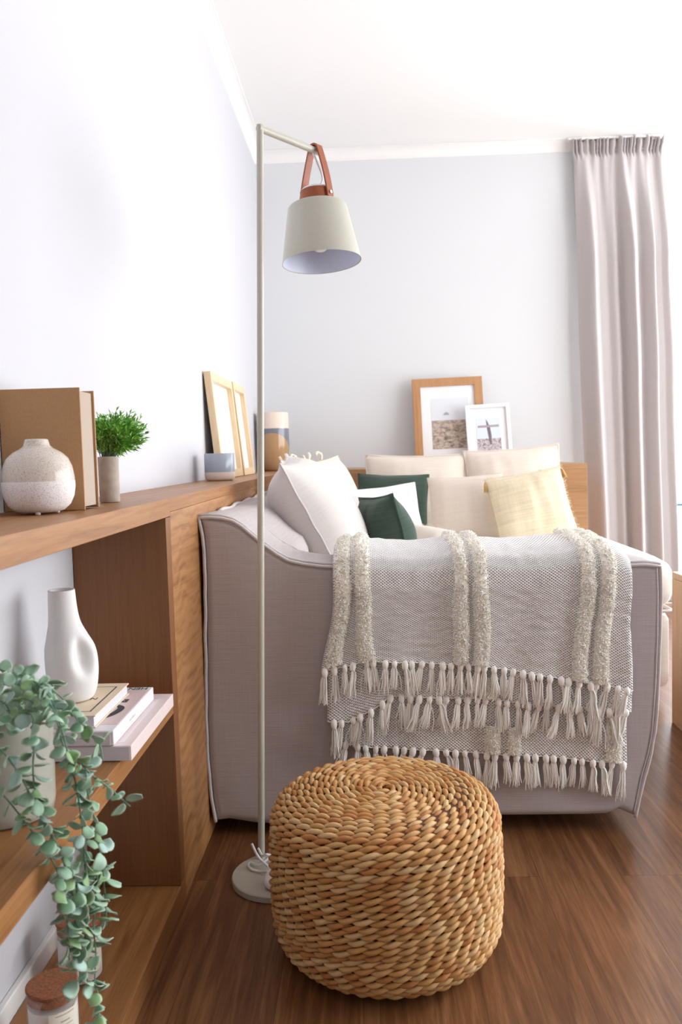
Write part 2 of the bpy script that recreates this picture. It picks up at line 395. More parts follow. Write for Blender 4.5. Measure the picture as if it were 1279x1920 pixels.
# ---------------------------------------------------------------- built-in joinery
XS = -0.437; ZS = .914
bc = thing('bookcase', 'long low oak bookcase with open shelves built along the left wall', 'bookcase', (XS, 1.0, 0))
def part(mb, name, mat, par, **k):
    o = mb.build(name, mat, None, **k); o.parent = par; o.matrix_parent_inverse = Matrix.Translation(par.location).inverted() if par.rotation_euler[:] == (0, 0, 0) else par.matrix_basis.inverted(); return o
XW = XL+.001
part(MB().box(XW, XS, -.6, 1.823, .874, ZS), 'top_board', 'oakY', bc, bevel=.0012)
part(MB().box(XW, XS, 1.78, 1.822, .052, .873), 'side_panel', 'oakZ', bc, bevel=.0012)
part(MB().box(XW, XS, -.6, 1.779, .444, .483), 'shelf', 'oakY', bc, bevel=.0012)
part(MB().box(XL+.0145, XS, -.6, 1.822, .0, .051), 'base_board', 'oakY', bc, bevel=.0012)
lc = thing('oak_ledge', 'solid oak ledge cabinet running between bookcase and far corner behind the sofa', 'ledge', (XS, 3, 0))
part(MB().box(XW, XS-.0, 1.8235, YB-.002, 0, .8835), 'body', 'oakC', lc, bevel=.001)
part(MB().box(XW, XS, 1.8235, YB-.002, .884, ZS), 'top_board', 'oakY', lc, bevel=.001)
bl = thing('headboard_ledge', 'oak ledge standing across the back wall behind the far cushions', 'ledge', (.4, 4.9, 0))
part(MB().box(XS+.001, 1.212, 4.62, YB-.002, 0, .8835), 'body', 'oakX', bl, bevel=.001)
part(MB().box(XS+.001, 1.212, 4.62, YB-.002, .884, .915), 'top_board', 'oakX', bl, bevel=.001)

# ---------------------------------------------------------------- sofa
sofa = thing('sofa', 'large slipcovered linen corner sofa with low curved arm beside the oak ledge', 'sofa', (.2, 2.2, 0))
YA = 2.118
topc = [(372, 970), (392, 968), (415, 970), (435, 976), (455, 988), (475, 1004), (495, 1022), (515, 1037), (540, 1050), (570, 1057), (605, 1061), (660, 1063), (800, 1062), (1000, 1061), (1150, 1060), (1210, 1058), (1238, 1060)]
botc = [(404, 1541), (430, 1538), (480, 1546), (560, 1548), (700, 1540), (860, 1532), (1000, 1531), (1100, 1530), (1140, 1528), (1163, 1519), (1180, 1527), (1193, 1532)]
lefc = [(372, 970), (379, 1000), (383, 1050), (385, 1200), (386, 1350), (390, 1440), (397, 1500), (404, 1541)]
rigc = [(1238, 1060), (1240, 1120), (1239, 1200), (1235, 1290), (1229, 1370), (1222, 1410), (1208, 1460), (1200, 1500), (1193, 1532)]
def toxz(l): return [(q.x, q.z) for q in (at(a, b_, 1, YA) for a, b_ in l)]
topc, botc, lefc, rigc = map(toxz, (topc, botc, lefc, rigc))
def xz_at(l, f_):
    """point at fraction f_ of the x (or z) span"""
    return l
def FA(a, t):
    xt = lerp(topc[0][0], topc[-1][0], a); zt = interp(topc, xt)
    xb_ = lerp(botc[0][0], botc[-1][0], a); zb_ = interp(botc, xb_)
    z = lerp(zb_, zt, t)
    zl = lerp(lefc[-1][1], lefc[0][1], t); zr = lerp(rigc[-1][1], rigc[0][1], t)
    xl_ = interp([(q[1], q[0]) for q in lefc[::-1]], zl); xr_ = interp([(q[1], q[0]) for q in rigc[::-1]], zr)
    return Vector((lerp(xl_, xr_, a), z))
NA, NT = 150, 90
def edge_d(a, t): return min(a*1.17, (1-a)*1.17, t*.68, (1-t)*.68)
def front(a, t):
    p = FA(a, t); d = edge_d(a, t); e = max(0, 1-d/.016)
    wr = noise.noise(Vector((p.x*5, p.y*3, 1)))*.005*min(1, d/.06)+noise.noise(Vector((p.x*9+p.y*9, p.y*4, 4)))*.003*min(1, d/.05)*(1-t)**2*2
    return (p.x, YA-.001+e*e*.014-wr*.7, p.y)
mb = MB(); YBK = YA+.245
mb.grid(NA, NT, front)
def border():
    P = [(i/NA, 0) for i in range(NA)]+[(1, j/NT) for j in range(NT)]+[(1-i/NA, 1) for i in range(NA)]+[(0, 1-j/NT) for j in range(NT)]
    return P
BD = [FA(a, t) for a, t in border()]; K = len(BD)
base_ = len(mb.v)
sect = [(YA+.013, 0), (YA+.03, .001), (YA+.12, .004), (YA+.21, .001), (YBK, 0)]
cen_ = Vector((.1, .4))
for y, o_ in sect: mb.v += [(p.x+(p-cen_).normalized().x*0, y, p.y+(o_ if p.y > .6 else 0)) for p in BD]
mb.f += [(base_+a*K+i, base_+a*K+(i+1) % K, base_+(a+1)*K+(i+1) % K, base_+(a+1)*K+i) for a in range(len(sect)-1) for i in range(K)]
mb.grid(40, 30, lambda a, t: (FA(a, t).x, YBK, FA(a, t).y))
part(mb, 'arm', 'linen', sofa, smooth=True)
def rim(dy, wob, seed, sh=0):
    BR = [FA(1, j/NT) for j in range(NT)]+[FA(1-i/NA, 1) for i in range(NA)]+[FA(0, 1-j/NT) for j in range(NT+1)]
    out = [Vector((p.x+sh*(1 if p.x > .1 else -1)*.5+noise.noise(Vector((p.x*14, p.y*14, seed)))*wob, YA+dy, p.y+(sh if p.y > .6 else 0)+noise.noise(Vector((p.x*14, p.y*14, seed+5)))*wob)) for p in BR]
    return out
for dy, rr, sd, sh_ in ((-.001, .0045, 1, -.002), (.012, .0042, 1, .004)):
    part(MB().tube(rim(dy, .003, sd, sh_), rr, 8), 'piping', 'pipe', sofa, smooth=True)
def dense(P, step=.02):
    out = []
    for i in range(len(P)):
        a, b_ = P[i], P[(i+1) % len(P)]; n = max(1, int((b_-a).length/step))
        out += [a.lerp(b_, j/n) for j in range(n)]
    return out
# backrest along the ledge
bp = [(-.4335, .05)]+[(x_, interp(topc, x_)-.003) for x_ in [-.4335+.012*k_ for k_ in range(19)]]+[(-.200, .70), (-.195, .60), (-.195, .05)]
bpd = [Vector(p) for p in bp]; dn = dense(bpd, .03); kk = len(dn)
mb = MB(); NY = 40
for i in range(NY+1):
    y = lerp(YA+.248, 4.60, i/NY)
    for p in dn:
        f_ = .006*math.sin(y*9+p.x*14)*(1 if p.y > .5 else 0)
        mb.v.append((p.x+(f_ if p.x > -.40 else 0), y, p.y+f_*.5))
mb.f = [(i*kk+j, i*kk+(j+1) % kk, (i+1)*kk+(j+1) % kk, (i+1)*kk+j) for i in range(NY) for j in range(kk)]+[tuple(range(kk)), tuple(NY*kk+j for j in range(kk))[::-1]]
part(mb, 'backrest', 'linen', sofa, smooth=True)
pp = MB().tube([(-.427+.002*math.sin(i*1.3), lerp(YA+.25, 4.6, i/60), .847+.003*math.sin(i*.9)) for i in range(61)], .006, 8)
part(pp, 'piping', 'pipe', sofa, smooth=True)
def cushbox(x0, x1, y0, y1, z0, z1, n=26, bul=.03, rad=.05):
    """puffed upholstered block"""
    mb = MB(); cx, cyy, cz = (x0+x1)/2, (y0+y1)/2, (z0+z1)/2; hx, hy, hz = (x1-x0)/2, (y1-y0)/2, (z1-z0)/2
    def P(u, v, w_):
        p = Vector((u*hx, v*hy, w_*hz)); q = Vector((max(-hx+rad, min(hx-rad, p.x)), max(-hy+rad, min(hy-rad, p.y)), max(-hz+rad, min(hz-rad, p.z))))
        d = p-q
        if d.length > 1e-6: p = q+d.normalized()*min(rad, d.length) if d.length > rad else p
        p.z += bul*(1-u*u)*(1-v*v)*w_ ; return (cx+p.x, cyy+p.y, cz+p.z)
    g = lambda a: 2*a-1
    for s in (-1, 1):
        mb.grid(n, n, lambda a, c_: P(g(a), g(c_), s)); mb.grid(n, 8, lambda a, c_: P(g(a), s, g(c_))); mb.grid(8, n, lambda a, c_: P(s, g(c_), g(a)))
    return mb
rd = min
part(cushbox(-.19, .715, YA+.25, 3.20, .05, .36), 'seat_base', 'linen', sofa, smooth=True)
part(cushbox(-.19, .725, YA+.252, 3.20, .362, .53, rad=.06, bul=.012), 'seat_cushion', 'seat', sofa, smooth=True)
part(cushbox(-.19, 1.17, 3.215, 4.60, .045, .36), 'seat_base', 'seat', sofa, smooth=True)
part(cushbox(-.19, 1.185, 3.205, 4.60, .362, .565, bul=.02, rad=.075), 'seat_cushion', 'seat', sofa, smooth=True)
part(MB().tube([(x, 3.212, .362) for x in (.73, .9, 1.0, 1.1)]+[(1.15, 3.215, .362), (1.172, 3.24, .362)]+[(1.172, y, .362) for y in (3.3, 3.6, 4.0, 4.55)], .006, 8), 'piping', 'pipe', sofa, smooth=True)

# ---------------------------------------------------------------- cushions
def cushion(name, label, cen, wd, ht, th, yaw, lean, roll, mat, edge='flange', seed=0, emat=None, group=None, wr=.006):
    t = thing(name, label, 'cushion', group='cushions piled on the sofa')
    t.matrix_world = Matrix.Translation(cen) @ Matrix.Rotation(R(yaw), 4, 'Z') @ Matrix.Rotation(R(-lean), 4, 'X') @ Matrix.Rotation(R(roll), 4, 'Y')
    n = 40; mb = MB()
    def edgept(u, v):
        k_ = 1-.055*(1-v*v)*abs(u)**2; l_ = 1-.055*(1-u*u)*abs(v)**2
        return u*wd/2*k_, v*ht/2*l_
    def P(a, c_, s):
        u, v = 2*a-1, 2*c_-1; x, z = edgept(u, v)
        f_ = max(0, (1-abs(u)**2.6))**.62*max(0, (1-abs(v)**2.6))**.62
        nz = noise.noise(Vector((x*7+seed, z*7, s*3)))*wr*2.2+noise.noise(Vector((x*22, z*6+seed, s*5)))*wr
        sag = -.02*(v < 0)*v*v*0
        return (x, -s*(th/2*f_+nz*f_), z+sag)
    for s in (1, -1): mb.grid(n, n, lambda a, c_: P(a, c_, s))
    mb.build('cover', mat, t, smooth=True)
    per = []
    for k_ in range(4):
        for i in range(24):
            a = -1+2*i/24; u, v = ((a, -1), (1, a), (-a, 1), (-1, -a))[k_]; x, z = edgept(u, v)
            per.append(Vector((x, noise.noise(Vector((x*12+seed, z*12, 0)))*.008, z)))
    per.append(per[0].copy())
    if edge == 'flange':
        for off, rr in ((1.0, .0035), (1.022, .003)):
            MB().tube([p*off for p in per], rr, 6, cap=False).build('piping', emat or mat, t, smooth=True)
        mb = MB(); K_ = len(per)
        mb.v = [tuple(p*.97) for p in per]+[tuple(p*1.022) for p in per]
        mb.f = [(i, i+1, K_+i+1, K_+i) for i in range(K_-1)]
        mb.build('flange', emat or mat, t, smooth=True, solid=.003)
    elif edge == 'fringe':
        mb = MB(); rng = random.Random(seed)
        for i in range(520):
            q = rng.random()*(len(per)-1); a = int(q); p = per[a].lerp(per[a+1], q-a); d = Vector((p.x, 0, p.z)).normalized()
            d += Vector((rng.uniform(-.5, .5), rng.uniform(-.4, .4), rng.uniform(-.5, .5)))
            mb.tube([p*.99, p+d*.012], [.0009, .0004], 3, cap=False)
        mb.build('fringe', emat or mat, t, smooth=True)
    elif edge == 'plain':
        MB().tube(per, .0022, 6, cap=False).build('seam', emat or mat, t, smooth=True)
    return t
cushion('cushion', 'big pale linen cushion with piped flange leaning nearest the curved arm', (-.175, 2.93, .765), .50, .50, .29, 91, 27, -4, 'cgrey', 'flange', 1, 'pipe')
cushion('cushion', 'pale cushion mostly hidden behind the big piped one, only its corner showing', (-.25, 3.43, .765), .46, .46, .18, 85, 16, 0, 'cnat', 'fringe', 2)
cb = cushion('cushion', 'cream cushion with knotted fabric ties leaning on the sofa back', (-.165, 3.74, .765), .46, .46, .20, 60, 22, -4, 'ccream', 'plain', 3)
for i, q in enumerate([(-.21, .238), (-.13, .232), (-.03, .228), (.08, .228), (-.215, .12)]):
    mb = MB(); b0 = Vector((q[0], 0, q[1])); s_ = -1 if i % 2 else 1
    mb.tube(crom([b0, b0+Vector((.004*s_, -.012, .018)), b0+Vector((.018*s_, -.006, .034)), b0+Vector((.030*s_, 0, .022))], 5), .0055, 6)
    mb.tube(crom([b0, b0+Vector((-.012*s_, .004, .012)), b0+Vector((-.022*s_, .002, .030))], 5), .005, 6)
    mb.build('tie', 'ccream', cb, smooth=True)
cushion('cushion', 'plain bright white cushion between the two dark green cushions', (.055, 3.42, .705), .36, .34, .14, 14, 22, -4, 'cwhite', 'plain', 4)
cushion('cushion', 'dark green cushion standing upright behind the bright white one', (.125, 4.17, .72), .36, .36, .13, -4, 14, 2, 'cgreen', 'plain', 5)
cushion('cushion', 'dark green cushion lying low just behind the throw', (.065, 2.99, .69), .30, .32, .17, 114, 12, 5, 'cgreen', 'flange', 6, wr=.014)
cushion('cushion', 'small beige cushion corner peeking over the throw beside dark green one', (.215, 3.30, .62), .22, .20, .12, -20, 35, 10, 'cnat', 'fringe', 7)
cushion('cushion', 'natural linen cushion against the ledge below the wooden picture frame', (.262, 4.44, .762), .54, .46, .16, 0, 13, 1, 'cnat', 'flange', 8)
cushion('cushion', 'natural linen cushion against the ledge nearest the curtain', (.785, 4.43, .775), .50, .48, .17, 0, 13, -3, 'cnat', 'flange', 9)
cushion('cushion', 'plain pale cushion in the middle of the far seat', (.475, 3.98, .722), .36, .34, .17, -6, 18, -3, 'cnat', 'plain', 10)
cj = cushion('cushion', 'wheat yellow textured cushion with tan corner tassels', (.75, 3.83, .735), .37, .34, .14, 4, 20, -9, 'cyel', 'fringe', 11)
for (x, z) in ((-.178, .158), (.178, .158), (.178, -.158), (-.178, -.158)):
    mb = MB(); rng = random.Random(3)
    for i in range(26):
        a = rng.uniform(0, 6.28); r_ = rng.uniform(.003, .012)
        dx = .02 if x > 0 else -.012
        mb.tube([(x, 0, z), (x+dx*.5+r_*.4*math.cos(a), -.004+r_*.4*math.sin(a), z-.012), (x+dx*.7+r_*math.cos(a), -.004+r_*math.sin(a), z-.05)], [.002, .0014, .001], 4)
    mb.build('tassel', 'tan', cj, smooth=True)

# ---------------------------------------------------------------- throw
throw = thing('throw_blanket', 'woven off-white throw with plush stripes and tassels draped over the sofa arm', 'throw', (.28, 2.2, .7))
def X2(px, py, Y): return at(px, py, 1, Y)
topline = [(619, 1035), (650, 1004), (690, 1008), (860, 1006), (1000, 1014), (1120, 1022), (1165, 1030), (1187, 1050)]
def layer(yf, xl, xr, botl, lift, amp, ph, back=2.47):
    """xl/xr: px of left/right edge as function of py; botl: bottom py as function of px"""
    def fn(a, t, out=0.0):
        pxt = lerp(interp(xl, 1020), interp(xr, 1020), a)
        xb = lerp(interp(xl, 1280), interp(xr, 1280), a)
        B = X2(xb, interp(botl, xb), yf); T = X2(pxt, 1066, yf)
        edge = max(0, 1-a/.05)*.012+max(0, 1-(1-a)/.03)*.012
        zt = .722+lift-edge+.004*math.sin(a*17+ph)
        x_top = T.x
        # path in (y,z): back -> crest -> front edge -> bottom
        path = [(back, zt-.10), (back-.02, zt-.035), (back-.07, zt+.012), (2.30, zt+.018), (2.17, zt+.008), (yf+.025, zt-.008), (yf+.004, zt-.035), (yf, zt-.08)]
        if t < .32:
            q = t/.32*(len(path)-1); i = min(int(q), len(path)-2); f_ = q-i
            y = lerp(path[i][0], path[i+1][0], f_); z = lerp(path[i][1], path[i+1][1], f_)
            x = x_top+.02*(y-yf)*(a-.5)
            fo = 0
            g = 0
        else:
            g = (t-.32)/.68; z = lerp(zt-.08, B.z, g); x = lerp(x_top, B.x, g); y = yf
        rip = amp*(.25+.75*g)*(math.sin(a*23+ph)+.6*math.sin(a*41+1.3*ph+g*1.5))-amp*.6
        an_ = PI/2*max(0, min(1, (t-.20)/.14)); nrm_ = Vector((0, -math.sin(an_), math.cos(an_)))
        p = Vector((x, y, z))+Vector((0, rip*.8*max(0, min(1, (t-.22)/.12)), 0))
        p += nrm_*(out+.0025*noise.noise(Vector((a*30, t*25, ph))))
        p.x += .004*math.sin(g*5+ph+a*9)
        return p
    return fn
LA = layer(2.083, [(1000, 632), (1020, 624), (1150, 620), (1280, 606)], [(1000, 1180), (1020, 1184), (1280, 1182)],
           [(600, 1258), (640, 1250), (690, 1238), (900, 1246), (1040, 1268), (1120, 1282), (1185, 1292)], .018, .0045, 0)
LB = layer(2.094, [(1000, 632), (1020, 630), (1280, 612)], [(1000, 1180), (1020, 1180), (1280, 1184)],
           [(600, 1352), (650, 1352), (700, 1326), (730, 1304), (900, 1308), (1040, 1322), (1185, 1332)], .008, .004, 2)
LC = layer(2.105, [(1000, 640), (1020, 636), (1280, 640)], [(1000, 1178), (1020, 1176), (1280, 1178)],
           [(600, 1385), (700, 1400), (800, 1404), (920, 1412), (1040, 1418), (1185, 1432)], .0, .003, 4)
for fn, L_ in ((LA, .34), (LB, .41), (LC, .50)):
    mb = MB().grid(90, 80, fn, lambda a, t, L_=L_: (a*.76, t*1.25 if t < .32 else .40+(t-.32)/.68*L_))
    o = part(mb, 'woven_panel', 'weave', throw, smooth=True, solid=.004)
# plush stripes
def stripe(fn, a_of_t, hw, t0, t1, n, seed):
    rng = random.Random(seed); mb = MB()
    def base(u, v):
        t = lerp(t0, t1, v); a = a_of_t(t)+hw*(2*u-1); h = .0135*(max(0, 1-abs(2*u-1)**3.0))**.5
        return fn(a, t, h+.002*noise.noise(Vector((u*5, v*60, seed))))
    mb.grid(12, 110, base); nb = len(mb.v)
    mb.c = [srgb(252, 248, 238)[:3]]*nb
    cols = [srgb(254, 251, 244)[:3], srgb(252, 248, 237)[:3], srgb(248, 242, 227)[:3], srgb(255, 253, 250)[:3]]
    for i in range(n):
        u = rng.uniform(.0, 1); v = rng.random(); p = Vector(base(u, v)); q = Vector(base(min(1, u+.06), v)); q0 = Vector(base(max(0, u-.06), v))
        tx = (q-q0).normalized(); t_ = lerp(t0, t1, v); 
        qa = Vector(base(u, min(1, v+.01)))-Vector(base(u, max(0, v-.01))); nn = tx.cross(qa)
        if nn.length < 1e-9: continue
        nn.normalize()
        if nn.dot(Vector((0, -1, .6))) < 0: nn = -nn
        d = (nn+Vector((rng.uniform(-.9, .9), rng.uniform(-.5, .5), rng.uniform(-.9, .9)))).normalized()
        L_ = rng.uniform(.002, .0052); e = p+d*L_; k_ = e+Vector((rng.uniform(-1, 1), rng.uniform(-.6, .4), rng.uniform(-1, .6)))*.0030
        mb.tube([p-d*.002, e, k_], [.0012, .0013, .0010], 4, cap=False, col=rng.choice(cols))
    part(mb, 'plush_stripe', 'plush', throw, smooth=True)
def lin(pa, pb, xl0=624, xr0=1184, xl1=606, xr1=1182):
    a0 = (pa-xl0)/(xr0-xl0); a1 = (pb-xl1)/(xr1-xl1)
    return lambda t: a0 if t < .32 else lerp(a0, a1, (t-.32)/.68)
for i, (pa, pb) in enumerate(((642, 628), (676, 690), (866, 861), (903, 900), (1100, 1086), (1138, 1124))):
    stripe(LA, lin(pa, pb), .0235, .02, .995 if i else .97, 3000, 20+i)
stripe(LB, lin(925, 921, 630, 1180, 612, 1184), .024, .86, .995, 350, 31)
stripe(LC, lin(925, 921, 636, 1176, 640, 1178), .024, .88, .995, 420, 32); stripe(LC, lin(960, 960, 636, 1176, 640, 1178), .022, .88, .995, 420, 33)
stripe(LC, lin(1150, 1152, 636, 1176, 640, 1178), .026, .80, .995, 700, 34)
# tassels
def tassel_mesh(seed):
    rng = random.Random(seed); mb = MB(); sway = rng.uniform(-.012, .012)
    mb.lathe([(.001, .005), (.005, .004), (.0076, -.001), (.0083, -.006), (.0068, -.012), (.005, -.015)], 10)
    for i in range(30):
        a = rng.uniform(0, 2*PI); r_ = rng.uniform(0, .006); L_ = rng.uniform(.060, .080)
        sx_ = r_*math.cos(a); sy_ = r_*math.sin(a)*.7; s2 = sx_*1.6+sway*.5; s3 = sx_*2.4+sway+rng.uniform(-.003, .003)
        mb.tube(crom([(sx_*.6, sy_, -.009), (s2*.9, sy_*1.3, -.025), (s2, sy_*1.4-.001, -.045), (s3, sy_*1.5, -L_)], 3), [.0014]*7+[.0013, .0011, .0008], 4, cap=False)
    if rng.random() < .5:
        d = rng.choice((-1, 1)); mb.tube(crom([(0, -.004, -.01), (.010*d, -.006, -.028), (.018*d, -.005, -.05), (.020*d, -.004, -.078)], 4), .0008, 4, cap=False)
    me = mb.build('tassel_source', 'yarn', smooth=True); dat = me.data; bpy.data.objects.remove(me); return dat
tms = [tassel_mesh(40+i) for i in range(9)]
def tassels(fn, n, seed, a0=0.0, a1=1.0, yo=-.004):
    rng = random.Random(seed)
    for i in range(n):
        a = lerp(a0, a1, (i+.5)/n)+rng.uniform(-.006, .006); p = fn(a, 1.0)
        o = bpy.data.objects.new('tassel', tms[rng.randrange(9)]); COL.objects.link(o)
        o.parent = throw
        o.location = Vector((p.x, p.y+yo, p.z-.001))-throw.location
        o.rotation_euler = (rng.uniform(-.05, .03), rng.uniform(-.16, .22), rng.uniform(-.5, .5)); s_ = rng.uniform(.88, 1.12); o.scale = (s_, s_, s_*rng.uniform(.95, 1.15))
    pts_ = []
    for i in range(181):
        a = lerp(a0, a1, i/180); p = fn(a, 1.0); pts_.append(p+Vector((0, yo*.5, -.002*abs(math.sin(i*.9)))))
    part(MB().tube(pts_, .0016, 5), 'hem', 'yarn', throw, smooth=True)
tassels(LA, 33, 1); tassels(LB, 31, 2, yo=-.003); tassels(LC, 29, 3, yo=-.002)

# ---------------------------------------------------------------- pouf
PC = Vector((.018, 1.640, 0)); PR = .229; PH = .323
pouf = thing('pouf', 'round woven water hyacinth pouf standing on the floor before the sofa', 'pouf', PC)
prof = []
rt, rb = .070, .068
prof.append((PR-rb-.04, .0045)); prof.append((PR-rb, .0065))
for i in range(1, 9):
    a = PI/2*i/8; prof.append((PR-rb+rb*math.sin(a), .0065+rb*(1-math.cos(a))))
for i in range(1, 10): prof.append((PR+.004*math.sin(PI*i/10), lerp(.0065+rb, PH-rt*.75, i/10)))
for i in range(0, 10):
    a = PI/2*i/9; prof.append((PR-rt*(1-math.cos(a)), PH-rt*.75+rt*.75*math.sin(a)))
for i in range(1, 9): prof.append((lerp(PR-rt, .004, i/8), PH+.006*math.sin(PI/2*i/8)))
al = [0]
for a, b_ in zip(prof, prof[1:]): al.append(al[-1]+math.hypot(b_[0]-a[0], b_[1]-a[1]))
def prof_at(s):
    lo = 0; hi = len(al)-1
    while hi-lo > 1:
        m_ = (lo+hi)//2
        if al[m_] <= s: lo = m_
        else: hi = m_
    t = (s-al[lo])/(al[hi]-al[lo]); a, b_ = prof[lo], prof[hi]
    dx, dz = b_[0]-a[0], b_[1]-a[1]; L_ = math.hypot(dx, dz)
    return a[0]+dx*t, a[1]+dz*t, dx/L_, dz/L_
cols = [srgb(200, 156, 100), srgb(196, 148, 90), srgb(204, 164, 110), srgb(188, 136, 80), srgb(210, 174, 124), srgb(198, 152, 96), srgb(182, 124, 70)]
rng = random.Random(11); pitch = .0132; TW = .062
sN = 0.0; th = 0.0; arc = 0.0; path = []
while sN < al[-1]-.004:
    rr, zz, tx, tz = prof_at(sN); path.append((rr, zz, tx, tz, th, arc))
    step = .0042; dth = step/max(rr, .008); th += dth; sN += pitch*dth/(2*PI); arc += step
for k_ in range(2):
    mb = MB(); cl = {}; P_ = []; rad = []; cc = []
    for (rr, zz, tx, tz, th_, ar) in path:
        wob = .0009*math.sin(ar*7.3)
        ph = 2*PI*ar/TW+k_*PI + .35*math.sin(ar*2.1); g = math.floor((ph+PI)/(2*PI))
        if g not in cl:
            base_ = rng.choice(cols); f_ = rng.uniform(.93, 1.04); cl[g] = tuple(x*f_ for x in base_[:3])
        er = Vector((math.cos(th_), math.sin(th_), 0)); nn = er*tz+Vector((0, 0, -tx)); tt = er*tx+Vector((0, 0, tz))
        h = .0040; zlift = 0
        c_ = er*rr+Vector((0, 0, zz))-nn*.0052
        p = c_+nn*(h*math.cos(ph)+wob)+tt*(.0036*math.sin(ph)); p.z = max(p.z, .0040)
        P_.append(p); rad.append(.0039+.0016*math.cos(ph)); cc.append(cl[g])
    mb.tube(P_, rad, 7, cap=True, col=cc)
    mb.build('woven_rope', 'rope', pouf, smooth=True)
MB().lathe([(max(.001, a-.008), b_ + (.004 if i < 5 else -.008 if i > 28 else 0)) for i, (a, b_) in enumerate(prof)], 64).build('core', plain('pouf_core', srgb(92, 56, 30), .9), pouf, smooth=True)

# ---------------------------------------------------------------- floor lamp
PB = Vector((-.283, 1.973, .018)); PT = Vector((-.226, 1.973, 1.764))
lamp = thing('floor_lamp', 'putty grey floor lamp with leather strap shade standing before the sofa arm', 'floor lamp', (PB.x, PB.y, 0))
def lp(mb, name, mat, **k): return part(mb, name, mat, lamp, **k)
DC = (PB.x+.048, 1.90)
lp(MB().lathe([(0, 0), (.106, 0), (.108, .002), (.108, .014), (.106, .016), (0, .016)], 64, (DC[0], DC[1], 0)), 'base', 'metal', auto=True)
AE = at(597, 279, 2, PT.z); ad = (AE-PT).normalized()
lp(MB().tube([PB-Vector((0, 0, .003)), PB.lerp(PT, .5), PT], .0082, 20), 'pole', 'metal', auto=True)
lp(MB().tube([PT-Vector((0, 0, .008))-ad*.006, AE-Vector((0, 0, .008))], .0082, 20), 'arm', 'metal', auto=True)
RC = at(603.5, 492, 1, AE.y); TC = at(594, 384, 1, AE.y)
axis = (TC-RC).normalized(); axis = (axis+Vector((0, .07, 0))).normalized()
q = Vector((0, 0, 1)).rotation_difference(axis); SM = Matrix.Translation(RC) @ q.to_matrix().to_4x4()
sh = bpy.data.objects.new('lamp_head', None)
def lathe_at(prof_, name, mat, parent, n=64, close=False, cap=True, **k):
    mb = MB().lathe(prof_, n, close=close, cap=cap); mb.v = [tuple(SM @ Vector(p)) for p in mb.v]
    o = mb.build(name, mat, **k); o.parent = parent
    base_ = lamp.location if parent == lamp else lamp.location
    o.matrix_parent_inverse = Matrix.Translation(lamp.location).inverted() if parent == lamp else Matrix.Identity(4)
    return o
H_ = (TC-RC).length
Rb_, Rt_ = .1005, .072
shade = lathe_at([(Rb_, 0), (Rb_-.0003, .001), (Rt_+.003, H_-.006), (Rt_-.001, H_-.001), (.036, H_+.004), (.036, H_+.002), (Rt_-.003, H_-.004), (Rt_+.001, H_-.008), (Rb_-.002, .001)], 'shade', 'metal', lamp, close=True, auto=True)
lathe_at([(Rb_-.0022, .0012), (Rt_+.0008, H_-.0085), (Rt_-.0035, H_-.0048), (.030, H_-.001)], 'shade_lining', 'inner', lamp, cap=False, smooth=True)
lathe_at([(.001, H_+.004), (.0385, H_+.004), (.0385, H_+.010), (.037, H_+.012), (.037, H_+.040), (.034, H_+.043), (.001, H_+.043)], 'neck', 'white', lamp, auto=True)
lathe_at([(.0392, H_+.010), (.0402, H_+.011), (.0402, H_+.036), (.0392, H_+.037), (.0375, H_+.036), (.0375, H_+.011)], 'leather_band', 'leather', lamp, close=True, auto=True)
lathe_at([(.001, .026), (.010, .028), (.020, .035), (.027, .048), (.027, .058), (.020, .074), (.014, .086), (.013, .108), (.001, .108)], 'bulb', plain('bulb_glass', (.85, .83, .8, 1), .08), lamp, smooth=True)
# strap over the arm end
HP = AE-ad*.012-Vector((0, 0, .008))
side = (SM.to_3x3() @ Vector((.80, -.60, 0))).normalized()
nb = RC+axis*(H_+.022)
pA = nb+side*.0445; pB_ = nb-side*.0445
wdir = side.cross(axis).normalized()
def strap(pts_, width, th_=.0022):
    mb = MB(); C_ = crom(pts_, 8); k_ = len(C_)
    for i, c_ in enumerate(C_):
        t_ = (C_[min(i+1, k_-1)]-C_[max(i-1, 0)]).normalized(); n_ = wdir.cross(t_).normalized(); w_ = wdir*width/2
        e = .0
        if i in (0, k_-1): w_ = w_*.55
        elif i in (1, k_-2): w_ = w_*.9
        mb.v += [tuple(c_+w_+n_*th_), tuple(c_-w_+n_*th_), tuple(c_-w_-n_*th_), tuple(c_+w_-n_*th_)]
    mb.f = [(i*4+j, i*4+(j+1) % 4, (i+1)*4+(j+1) % 4, (i+1)*4+j) for i in range(k_-1) for j in range(4)]+[(0, 1, 2, 3), ((k_-1)*4+3, (k_-1)*4+2, (k_-1)*4+1, (k_-1)*4)]
    return mb
upz = Vector((0, 0, 1))
S_ = [pA-axis*.012, pA+axis*.004, pA.lerp(HP, .5)+side*.010, HP+side*.0135+upz*.002, HP+side*.008+upz*.011, HP+upz*.0135, HP-side*.008+upz*.011, HP-side*.0135+upz*.002, pB_.lerp(HP, .5)-side*.010, pB_+axis*.004, pB_-axis*.012]
lp(strap(S_, .022), 'leather_strap', 'leather', smooth=False, bevel=.0008)
for s_, p0 in ((1, pA), (-1, pB_)):
    lp(MB().tube([p0+side*s_*.001, p0+side*s_*.005], .0042, 14), 'rivet', 'chrome', auto=True)
lp(MB().tube(crom([AE-ad*.022-Vector((0, 0, .013)), AE-ad*.018+Vector((.006, 0, -.035)), AE+Vector((.008, 0, -.075)), nb+axis*.022], 8), .0026, 8), 'cord', 'white', smooth=True)
